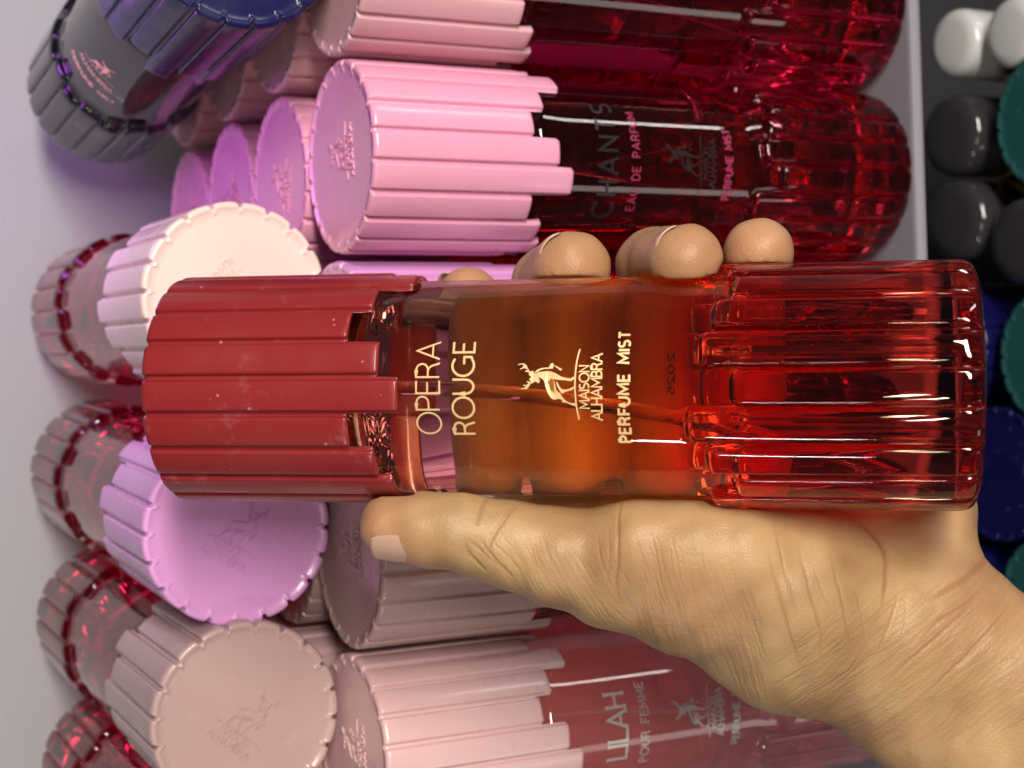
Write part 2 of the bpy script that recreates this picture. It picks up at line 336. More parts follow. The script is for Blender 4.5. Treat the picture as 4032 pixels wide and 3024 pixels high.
def prints_std(root, title, sub, m1, m2, m3, th0, serif):
    obj('title_lettering', lines_mesh('title_lettering', text_lines(title, .62, .34 if not serif else .2, .95, serif), .085, on_glass(10.95, th0), .006), m1, root)
    obj('subtitle_lettering', lines_mesh('subtitle_lettering', text_lines(sub, .26, .3, .95, serif), .036, on_glass(10.2, th0), .006), m2, root)
    obj('stag_emblem', stag_mesh('stag_emblem', on_glass(8.75, th0), .98), m3, root)
    obj('maker_lettering', lines_mesh('maker_lettering', text_lines('MAISON', .20, .17, .95, .09), .034, on_glass(7.82, th0), .006), m3, root)
    obj('maker_lettering', lines_mesh('maker_lettering', text_lines('ALHAMBRA', .22, .17, .95, .09), .036, on_glass(7.54, th0), .006), m3, root)
    obj('perfume_mist_lettering', lines_mesh('perfume_mist_lettering', text_lines('PERFUME MIST', .235, .22, .95), .055, on_glass(6.95, th0), .006), m2 if m2 is not MAT['ink'] else m3, root)

def tube_mesh(path, r, n=10, name='dip_tube'):
    vs = []; fs = []
    P = [Vector(p) for p in path]
    for i, p in enumerate(P):
        t = (P[min(i+1, len(P)-1)] - P[max(i-1, 0)]).normalized(); a = t.orthogonal().normalized(); b = t.cross(a)
        for k in range(n): q = 2*math.pi*k/n; vs.append(p + (a*math.cos(q)+b*math.sin(q))*r)
    for i in range(len(P)-1):
        for k in range(n): fs.append((i*n+k, i*n+(k+1) % n, (i+1)*n+(k+1) % n, (i+1)*n+k))
    return mesh_from(name, vs, fs)
TUBE_ME = tube_mesh([Vector((x*CM, y*CM, h*CM)) for x, y, h in [(0, 0, 14.3), (0, 0, 13), (-.02, .0, 11.5), (-.12, 0, 10), (-.25, 0, 8.5), (-.42, 0, 7), (-.62, 0, 5.5), (-.88, .05, 4), (-1.2, .1, 2.5), (-1.6, .2, .9)]], .125*CM)

def bottle(label, cap, gls, matrix, group, parts='full', category='perfume bottle', cap_turn=0.0, emb_turn=0.0, name='perfume_bottle'):
    root = bpy.data.objects.new(name, None); COL.objects.link(root); root.empty_display_size = .02
    root.matrix_world = matrix; tag(root, label, category, group)
    g = obj('glass_bottle', GLASS_ME, GLS[gls], root)
    c = obj('cap', CAP_ME, CAPS[cap], root)
    if cap_turn: c.rotation_euler = (0, 0, cap_turn); g.rotation_euler = (0, 0, cap_turn*.7)
    e = obj('embossed_emblem', EMBOSS_ME, CAPS[cap], c)
    if emb_turn: e.rotation_euler = (0, 0, emb_turn)
    if parts == 'full':
        obj('spray_pump', PUMP_ME, MAT['pump'], root); obj('dip_tube', TUBE_ME, MAT['tube'], root)
    return root
def standing(x, y, ztop, turn=0.0):
    m = Matrix.Rotation(turn, 4, 'Z'); m.translation = V(x, y, ztop-H); return m
def along(base, top, roll):
    """a bottle whose foot is at base and whose cap points at top"""
    a = (Vector(top)-Vector(base)).normalized(); fr = (Vector((0, -1, 0)) - a*a.dot(Vector((0, -1, 0))))
    up = Vector((0, 0, 1)); x = up.cross(a) if abs(a.z) < .9 else Vector((1, 0, 0)); x = (x - a*x.dot(a)).normalized(); y = a.cross(x)
    m = Matrix.Identity(4)
    for i in range(3): m[i][0] = x[i]; m[i][1] = y[i]; m[i][2] = a[i]
    m = m @ Matrix.Rotation(roll, 4, 'Z'); m.translation = V(*base); return m
def copy_tree(o, parent=None):
    c = o.copy(); COL.objects.link(c)
    if parent: c.parent = parent
    for ch in list(o.children): copy_tree(ch, c)
    return c

# ------------------------------------------------------------------ wall and shelves
TOP = -15.15; SHELF = TOP - H
structure('back_wall', box_mesh('back_wall', V(-75, 62.6, SHELF), V(75, 66, 60)), MAT['wall'], 'pale grey wall behind the shelf of bottles')
structure('painted_shade_panel', box_mesh('painted_shade_panel', V(-75, 62.6, -110), V(75, 66, SHELF-.05)), MAT['shelf_shade'], 'lower back wall coloured dark as shade behind the lower shelf')  # rest of the back wall, with shade put into its colour
structure('upper_shelf', box_mesh('upper_shelf', V(-75, 38.0, SHELF-.5), V(75, 62.5, SHELF-.03), .0022), MAT['shelf'], 'grey shelf board carrying the pink capped bottles')
structure('unseen_top_shelf', box_mesh('unseen_top_shelf', V(-75, 37, 2), V(75, 62.5, 3.6), .002), MAT['shelf'], 'unseen grey shelf board added above the lying bottles to shape the light')  # added out of view to block the main lamp and reflect grey in the glass
structure('lower_shelf', box_mesh('lower_shelf', V(-75, 30, -65.2), V(75, 62.5, -63.63), .002), MAT['shelf_shade'], 'lower shelf board coloured dark as shade, below the pink capped bottles')  # shade on the lower shelf is put into the board's colour

# ------------------------------------------------------------------ bottles standing on the upper shelf, columns of four going back
GRP = 'ribbed perfume bottles standing on the upper shelf'
cols = [
 (12.20, 40.75, 'pink', 'wine', 'dusty pink capped bottle with dark wine glass', -.30, 'at the top edge of the photo'),
 (6.57, 40.74, 'rose', 'crimson', 'bright pink capped bottle with dark crimson glass and black title lettering', -.27, 'beside the fingertips'),
 (.96, 41.6, 'lilac', 'wine', 'lilac pink capped bottle with dark glass', .9, 'hidden behind the held bottle'),
 (-4.66, 41.1, 'taupe', 'crimson', 'taupe mauve capped bottle with red glass', .4, 'just below the thumb'),
 (-10.3, 41.3, 'blush', 'rose', 'blush pink capped bottle with rose red glass and silver lettering', -.2, 'in the lower photo corner'),
]
ROWS = ['second in its column', 'third in its column', 'last in its column against the wall']
for ci, (x, y, cap, gls, lab, turn, where) in enumerate(cols):
    b = bottle(lab + ', ' + where, cap, gls, standing(x, y, TOP), GRP, 'full', cap_turn=turn, emb_turn=-turn + .1)
    for k in range(1, 4):
        c = copy_tree(b); c.location = V(x + RNG.uniform(-.05, .05), y + 5.52*k, TOP-H)
        c.rotation_euler = (0, 0, RNG.uniform(-.5, .5))
        c['label'] = {'pink': 'dusty pink', 'rose': 'bright pink', 'lilac': 'lilac pink', 'taupe': 'taupe mauve', 'blush': 'blush pink'}[cap] + ' capped standing bottle, ' + ROWS[k-1]
    if cap == 'rose': prints_std(b, 'CHANTS', 'EAU DE PARFUM', MAT['black_foil'], MAT['pink_foil'], MAT['black_foil'], -.06, 0)
    elif cap == 'blush': prints_std(b, 'LILAH', 'POUR FEMME', MAT['silver'], MAT['silver'], MAT['silver'], .06, .09)

# ------------------------------------------------------------------ bottles lying on top of the standing caps, caps towards the viewer
GL = 'ribbed perfume bottles lying on top of the standing ones'
for cap, gls, base, top, roll, er, lab in [
 ('navy', 'smoke', (11.6, 58.8, -12.35), (12.6, 40.1, -12.35), 0.3, 1.0, 'navy blue capped bottle lying on the pink caps in the upper photo corner'),
 ('peach', 'wine', (3.3, 61.2, -12.6), (2.75, 42.9, -12.6), 0.15, 2.2, 'pale peach capped bottle lying behind the red cap of the held bottle'),
 ('lilac', 'wine', (-2.8, 60.9, -12.35), (-3.9, 42.6, -12.35), 0.5, -2.6, 'lilac capped bottle lying between the held bottle and the taupe disc'),
 ('taupe', 'wine', (-8.5, 60.7, -12.35), (-9.2, 42.0, -12.35), 0.1, -2.35, 'taupe capped bottle lying lowest in the photo with a stag disc'),
 ('blush', 'wine', (-14.1, 60.5, -12.35), (-14.6, 42.0, -12.35), 0.2, 0.3, 'lying bottle of which only the glass base shows in the photo corner')]:
    b = bottle(lab, cap, gls, along(base, top, roll), GL, 'full', emb_turn=er)
    if cap == 'navy':
        obj('stag_emblem', stag_mesh('stag_emblem', on_glass(9.6, 3.5), .9), MAT['gold'], b)
        obj('maker_lettering', lines_mesh('maker_lettering', text_lines('ALHAMBRA', .24, .17, .95, .09), .04, on_glass(8.3, 3.5), .006), MAT['gold'], b)
        obj('perfume_mist_lettering', lines_mesh('perfume_mist_lettering', text_lines('PERFUME MIST', .235, .22, .95), .055, on_glass(7.4, 3.5), .006), MAT['gold'], b)

# ------------------------------------------------------------------ lower shelf
GT = 'ribbed bottles on the lower shelf'
for cap, x, y, lab in [('teal', 9.6, 43.2, 'teal capped navy bottle on the lower shelf beside the charcoal caps'),
                       ('teal', .39, 43.4, 'teal capped navy bottle on the lower shelf below the held bottle base'),
                       ('teal', -9.3, 43.8, 'teal capped navy bottle on the lower shelf beside the wrist'),
                       ('navy', -4.3, 46.5, 'navy capped bottle on the lower shelf between two teal caps'),
                       ('navy', .9, 49.6, 'navy capped bottle behind the middle teal cap on the lower shelf'),
                       ('navy', -9.7, 49.6, 'navy capped bottle on the lower shelf behind the wrist')]:
    bottle(lab, cap, 'navy', standing(x, y, -45, RNG.uniform(-1, 1)), GT, 'full', cap_turn=.01)
MAT['white_cap'] = noise_bump(mat('white_cap_plastic', (0.5, 0.5, 0.52), 0.25, coat=.3), 300, .05)
MAT['charcoal_cap'] = noise_bump(mat('charcoal_cap_plastic', (0.03, 0.028, 0.034), 0.12, coat=.5), 300, .05)
MAT['dark_glass'] = mat('dark_glass', (0.10, 0.09, 0.14), 0.02, trans=.8)
def small_bottle(x, y, ztop, r, capmat, label, group):
    root = bpy.data.objects.new('small_perfume_bottle', None); COL.objects.link(root); root.empty_display_size = .02
    hh = (ztop + 63.6)*CM; root.location = V(x, y, -63.6); tag(root, label, 'perfume bottle', group)
    R = r*CM
    obj('cap', lathe('cap', [(0, hh-3.4*CM), (R*.9, hh-3.4*CM), (R, hh-3.3*CM), (R, hh-.5*CM), (R*.96, hh-.25*CM), (R*.85, hh-.07*CM), (R*.6, hh), (0, hh)], 40), capmat, root)
    obj('glint_band', lathe('glint_band', [(R*.98, hh-3.0*CM), (R*1.012, hh-2.98*CM), (R*1.012, hh-2.75*CM), (R*.98, hh-2.73*CM)], 40), MAT['gold'], root)  # gold band painted in for the yellow glint lines on the bottles
    obj('collar', lathe('collar', [(0, hh-3.9*CM), (R*.7, hh-3.9*CM), (R*.7, hh-3.45*CM), (0, hh-3.45*CM)], 32), MAT['pump'], root)
    obj('glass_bottle', box_mesh('glass_bottle', (-R*.98, -R*.9, 0), (R*.98, R*.9, hh-4*CM), .004), MAT['dark_glass'], root)
for x, y, r, lab in [(13.55, 48.3, 1.42, 'small white capped bottle on the lower shelf nearest the shelf edge'), (13.3, 45.1, 1.42, 'small white capped bottle at the far photo corner')]:
    small_bottle(x, y, -45, r, MAT['white_cap'], lab, 'small bottles on the lower shelf')
for x, y, r, lab in [(9.8, 48.7, 1.72, 'small charcoal capped bottle below the white caps'), (6.2, 48.6, 1.72, 'small charcoal capped bottle beside the held bottle base corner'), (5.0, 45.0, 1.72, 'small charcoal capped bottle between two teal caps')]:
    small_bottle(x, y, -45, r, MAT['charcoal_cap'], lab, 'small bottles on the lower shelf')
for x, y, r, lab in [(13.4, 41.6, 1.5, 'small charcoal capped bottle at the photo corner below the white caps')]:
    small_bottle(x, y, -46, r, MAT['charcoal_cap'], lab, 'small bottles on the lower shelf')

# ------------------------------------------------------------------ the bottle in the hand
BW = Vector((-.354, 25.644, -24.282)); AW = Vector((.026, .621, .784)).normalized()
FW = Vector((.008, -.784, .621)); FW = (FW - AW*FW.dot(AW)).normalized(); SW = FW.cross(AW)*-1   # SW: away from the thumb side
# local axes of the held bottle: x = to the fingers' side, -y = to the viewer, z = along the bottle
XW = (-FW).cross(AW)
HM = Matrix.Identity(4)
for i in range(3): HM[i][0] = XW[i]; HM[i][1] = -FW[i]; HM[i][2] = AW[i]
HM.translation = V(*BW)
held = bottle('tilted bottle with dark red ribbed cap and amber red glass gripped in the hand', 'red', 'held', HM, None, name='held_perfume_bottle')
prints_held(held)

# ------------------------------------------------------------------ the hand: one continuous skin grown from a distance field
# coordinates in cm on the held bottle: b towards the thumb side, h up the bottle, c towards the viewer
STEP = 0.095
LO = np.array([-4.9, -9.0, -6.6]); HI = np.array([15.5, 14.6, 2.6])
NX, NY, NZ = [int(v) for v in np.ceil((HI-LO)/STEP)+1]
GX = (LO[0]+STEP*np.arange(NX)).astype(np.float32); GY = (LO[1]+STEP*np.arange(NY)).astype(np.float32); GZ = (LO[2]+STEP*np.arange(NZ)).astype(np.float32)
def field(): return np.full((NX, NY, NZ), 9.0, np.float32)
def capsule(F, a, ra, b, rb, k):
    """smooth union of a tapered capsule into the field F"""
    a = np.array(a, np.float32); b = np.array(b, np.float32); rm = max(ra, rb) + k + .5
    lo = np.minimum(a, b)-rm; hi = np.maximum(a, b)+rm
    i0 = np.clip(((lo-LO)/STEP).astype(int), 0, [NX, NY, NZ]); i1 = np.clip(((hi-LO)/STEP).astype(int)+2, 0, [NX, NY, NZ])
    s = tuple(slice(i0[j], i1[j]) for j in range(3))
    X = GX[s[0]][:, None, None]-a[0]; Y = GY[s[1]][None, :, None]-a[1]; Z = GZ[s[2]][None, None, :]-a[2]
    d = b-a; L = max(float(d@d), 1e-9)
    t = np.clip((X*d[0]+Y*d[1]+Z*d[2])/L, 0, 1)
    D = np.sqrt((X-t*d[0])**2+(Y-t*d[1])**2+(Z-t*d[2])**2) - (ra+t*(rb-ra))
    if k > 0:
        hh = np.clip(.5+.5*(F[s]-D)/k, 0, 1); F[s] = F[s]*(1-hh)+D*hh - k*hh*(1-hh)
    else: F[s] = np.minimum(F[s], D)
def chain(F, pts, k):
    for p, q in zip(pts, pts[1:]): capsule(F, p[:3], p[3], q[:3], q[3], k)
def pol(phi, rho, h, r): return (-rho*math.cos(math.radians(phi)), h, -rho*math.sin(math.radians(phi)), r)
FINGERS = {
 'index':  [pol(140, 4.0, 10.3, .98), pol(94, 3.95, 11.6, .88), pol(62, 3.5, 11.9, .8), pol(44, 3.25, 12.05, .70)],
 'middle': [pol(140, 4.3, 8.5, 1.0), pol(82, 4.1, 9.75, .92), pol(42, 3.42, 10.0, .90), pol(17, 3.02, 9.2, .86)],
 'ring':   [pol(132, 4.2, 6.5, .98), pol(70, 4.05, 7.55, .88), pol(30, 3.44, 7.35, .84), pol(-9, 2.95, 6.35, .78)],
 'little': [pol(132, 4.1, 4.5, .9), pol(80, 3.95, 5.1, .78), pol(40, 3.5, 5.05, .76), pol(10, 3.2, 4.75, .72)]}
palm = field()
CARP = [(4.6, 3.2, -2.2), (4.3, 2.6, -3.2), (3.7, 1.9, -3.9), (3.2, 1.2, -4.2)]
for (nm, f), cp in zip(FINGERS.items(), CARP): capsule(palm, f[0][:3], f[0][3], cp, 1.35, .7)
WR = (6.15, 1.4, -2.6)
for cp in CARP: capsule(palm, cp, 1.35, (WR[0]-.3, WR[1]+.3, WR[2]), 1.5, .7)
capsule(palm, (1.6, 3.6, -3.9), 1.05, (3.5, 1.1, -3.5), 1.3, .7)          # heel of the hand on the little finger side
for s, r in ((-.95, 1.72), (.85, 1.78)):                                    # wrist and forearm, wider than deep
    p = np.array(WR)+np.array([.78, .63, 0])*s*1.0*np.array([-1, -1, 1])
    capsule(palm, p, r, p+np.array([3.2, -4.0, -.4]), r+.12, .9)
    capsule(palm, p+np.array([3.2, -4.0, -.4]), r+.12, p+np.array([8.2, -10.3, -1.2]), r+.45, .9)
for a_, b_ in ((pol(140, 4.0, 9.4, .95), pol(100, 3.95, 10.45, .8)), (pol(138, 4.2, 7.5, .95), pol(98, 4.0, 8.45, .8)), (pol(134, 4.1, 5.5, .9), pol(98, 4.0, 6.15, .75))):
    capsule(palm, a_[:3], a_[3], b_[:3], b_[3], .5)                          # flesh where the fingers meet
# ball of the thumb
capsule(palm, (4.38, 6.35, -.55), 1.66, (4.75, 4.2, -.95), 1.72, .8)
capsule(palm, (5.0, 6.1, -1.35), 1.45, (5.9, 4.2, -1.9), 1.75, .8)
capsule(palm, (4.75, 4.2, -.95), 1.72, (WR[0]-.5, WR[1]+.5, WR[2]+.5), 1.6, .8)
capsule(palm, (5.9, 4.2, -1.9), 1.75, WR, 1.8, .8)
chain(palm, [(4.42, 6.6, -.4, 1.7), (4.2, 8.0, 0.0, 1.34), (3.92, 9.35, .38, 1.06), (3.62, 10.4, .62, .97)], .45)
chain(palm, [(3.62, 10.4, .62, .97), (3.34, 11.5, .85, .90), (3.24, 12.4, .98, .84), (3.2, 13.1, 1.0, .80)], .25)
capsule(palm, (3.42, 7.3, .7), .66, (3.62, 5.2, .5), .74, 1.1)                # fold of the thumb ball against the glass
capsule(palm, (3.3, 8.3, -1.5), .7, (3.2, 9.6, -2.1), .8, .9)                # web between thumb and index finger
hand = palm
fing = field()
for nm, f in FINGERS.items():
    one = field(); chain(one, f, .22)
    # a fuller pad on the inner side of the tip
    t = f[3]
    for dh in (-.16, .16): capsule(one, (t[0]+.06, t[1]+dh, t[2]-.05), t[3]*.90, (f[2][0]*.5+t[0]*.5+.1, (f[2][1]+t[1])/2+dh, (f[2][2]+t[2])/2), t[3]*.9, .15)
    capsule(one, (t[0]+.10, t[1], t[2]+.02, )[:3], t[3]*.96, (f[2][0]*.4+t[0]*.6+.16, f[2][1]*.4+t[1]*.6, f[2][2]*.4+t[2]*.6), t[3]*.93, .2)
    fing = np.minimum(fing, one)
k = .45; hh = np.clip(.5+.5*(hand-fing)/k, 0, 1); hand = hand*(1-hh)+fing*hh - k*hh*(1-hh); del fing, palm
# flattened where it presses on the glass
BB, HH, CC = GX[:, None, None], GY[None, :, None], GZ[None, None, :]
rad = np.sqrt(BB**2+CC**2); rr = np.where(HH < 5.6, 2.80, np.where(HH < 12.55, 2.60, 2.79)).astype(np.float32)
cut = np.where((HH > -.35), rr-rad, np.float32(-9)); hand = np.maximum(hand, cut.astype(np.float32)); del cut, rad

def surface_nets(D):
    S = D < 0; nx, ny, nz = D.shape
    cs = [S[i:nx-1+i, j:ny-1+j, k:nz-1+k] for i in (0, 1) for j in (0, 1) for k in (0, 1)]
    tot = np.zeros(cs[0].shape, np.int8)
    for q in cs: tot += q
    act = (tot > 0) & (tot < 8); idx = np.full(act.shape, -1, np.int64); n = int(act.sum()); idx[act] = np.arange(n)
    I, J, K = np.nonzero(act); acc = np.zeros((n, 3)); cnt = np.zeros(n)
    for ax in range(3):
        o = [0, 1, 2]; o.remove(ax)
        for u in (0, 1):
            for v in (0, 1):
                a = [I.copy(), J.copy(), K.copy()]; a[o[0]] = a[o[0]]+u; a[o[1]] = a[o[1]]+v
                b = [x.copy() for x in a]; b[ax] = b[ax]+1
                da = D[tuple(a)]; db = D[tuple(b)]; m = (da < 0) != (db < 0)
                t = np.where(m, da/np.where(m, da-db, 1), 0)
                P = np.stack(a, 1).astype(float); P[:, ax] += t
                acc[m] += P[m]; cnt[m] += 1
    Vv = LO + STEP*(acc/cnt[:, None]); Q = []
    for ax in range(3):
        o = [0, 1, 2]; o.remove(ax); sl0 = [slice(None)]*3; sl1 = [slice(None)]*3
        sl0[ax] = slice(0, D.shape[ax]-1); sl1[ax] = slice(1, D.shape[ax])
        ch = S[tuple(sl0)] != S[tuple(sl1)]; E = np.argwhere(ch)
        ok = (E[:, o[0]] > 0) & (E[:, o[1]] > 0) & (E[:, o[0]] < D.shape[o[0]]-1) & (E[:, o[1]] < D.shape[o[1]]-1); E = E[ok]
        first = S[tuple(E.T)]
        def at(d0, d1):
            e = E.copy(); e[:, o[0]] -= d0; e[:, o[1]] -= d1; return idx[tuple(e.T)]
        q = np.stack([at(0, 0), at(1, 0), at(1, 1), at(0, 1)], 1)
        flip = first if ax != 1 else ~first
        q[flip] = q[flip][:, ::-1]; Q.append(q)
    return Vv, np.concatenate(Q)
HV, HQ = surface_nets(hand); del hand
HV = HV*1.0
me = bpy.data.meshes.new('hand_base'); me.from_pydata(np.stack([-HV[:, 0], -HV[:, 2], HV[:, 1]], 1)*CM, [], HQ.tolist()); me.update()
bm = bmesh.new(); bm.from_mesh(me)
bmesh.ops.recalc_face_normals(bm, faces=bm.faces)
bmesh.ops.smooth_vert(bm, verts=bm.verts, factor=.5, use_axis_x=True, use_axis_y=True, use_axis_z=True)
bm.to_mesh(me); bm.free()
tmp = bpy.data.objects.new('person', me); COL.objects.link(tmp)
sub = tmp.modifiers.new('s', 'SUBSURF'); sub.levels = 2; sub.render_levels = 2
dg = bpy.context.evaluated_depsgraph_get(); me2 = bpy.data.meshes.new_from_object(tmp.evaluated_get(dg)); tmp.modifiers.clear(); tmp.data = me2
me2.name = 'person'; bpy.data.meshes.remove(me)

# creases and fine skin lines: a height map over (b, h), pressed into the skin that faces the viewer
RES = 0.012; MB0, MH0, MB1, MH1 = 1.6, -4.5, 11.0, 14.6
MW, MHH = int((MB1-MB0)/RES), int((MH1-MH0)/RES)
CREASE = np.zeros((MW, MHH), np.float32)
def stroke(pts, depth, sig, jag=.0):
    P = np.array(pts, float)
    # resample with a little wander
    seg = []; 
    for a, b in zip(P, P[1:]):
        n = max(2, int(np.linalg.norm(b-a)/.12)); seg += [a+(b-a)*i/n for i in range(n)]
    seg.append(P[-1]); seg = np.array(seg)
    if len(seg) > 4:
        for _ in range(2): seg[1:-1] = (seg[:-2]+2*seg[1:-1]+seg[2:])/4
    seg[1:-1] += RNG.normal(0, jag, seg[1:-1].shape); n = len(seg)
    for i, (a, b) in enumerate(zip(seg, seg[1:])):
        w = min(1.0, 3.2*min((i+.5)/n, 1-(i+.5)/n)+.15)
        m = sig*3.2; lo = np.floor((np.minimum(a, b)-m-[MB0, MH0])/RES).astype(int); hi = np.ceil((np.maximum(a, b)+m-[MB0, MH0])/RES).astype(int)
        lo = np.maximum(lo, 0); hi = np.minimum(hi, [MW, MHH])
        if (hi <= lo).any(): continue
        X = MB0+RES*np.arange(lo[0], hi[0])[:, None]-a[0]; Y = MH0+RES*np.arange(lo[1], hi[1])[None, :]-a[1]
        d = b-a; t = np.clip((X*d[0]+Y*d[1])/max(d@d, 1e-9), 0, 1); q = (X-t*d[0])**2+(Y-t*d[1])**2
        R = CREASE[lo[0]:hi[0], lo[1]:hi[1]]; np.maximum(R, (depth*w*np.exp(-q/(2*sig*sig))).astype(np.float32), out=R)
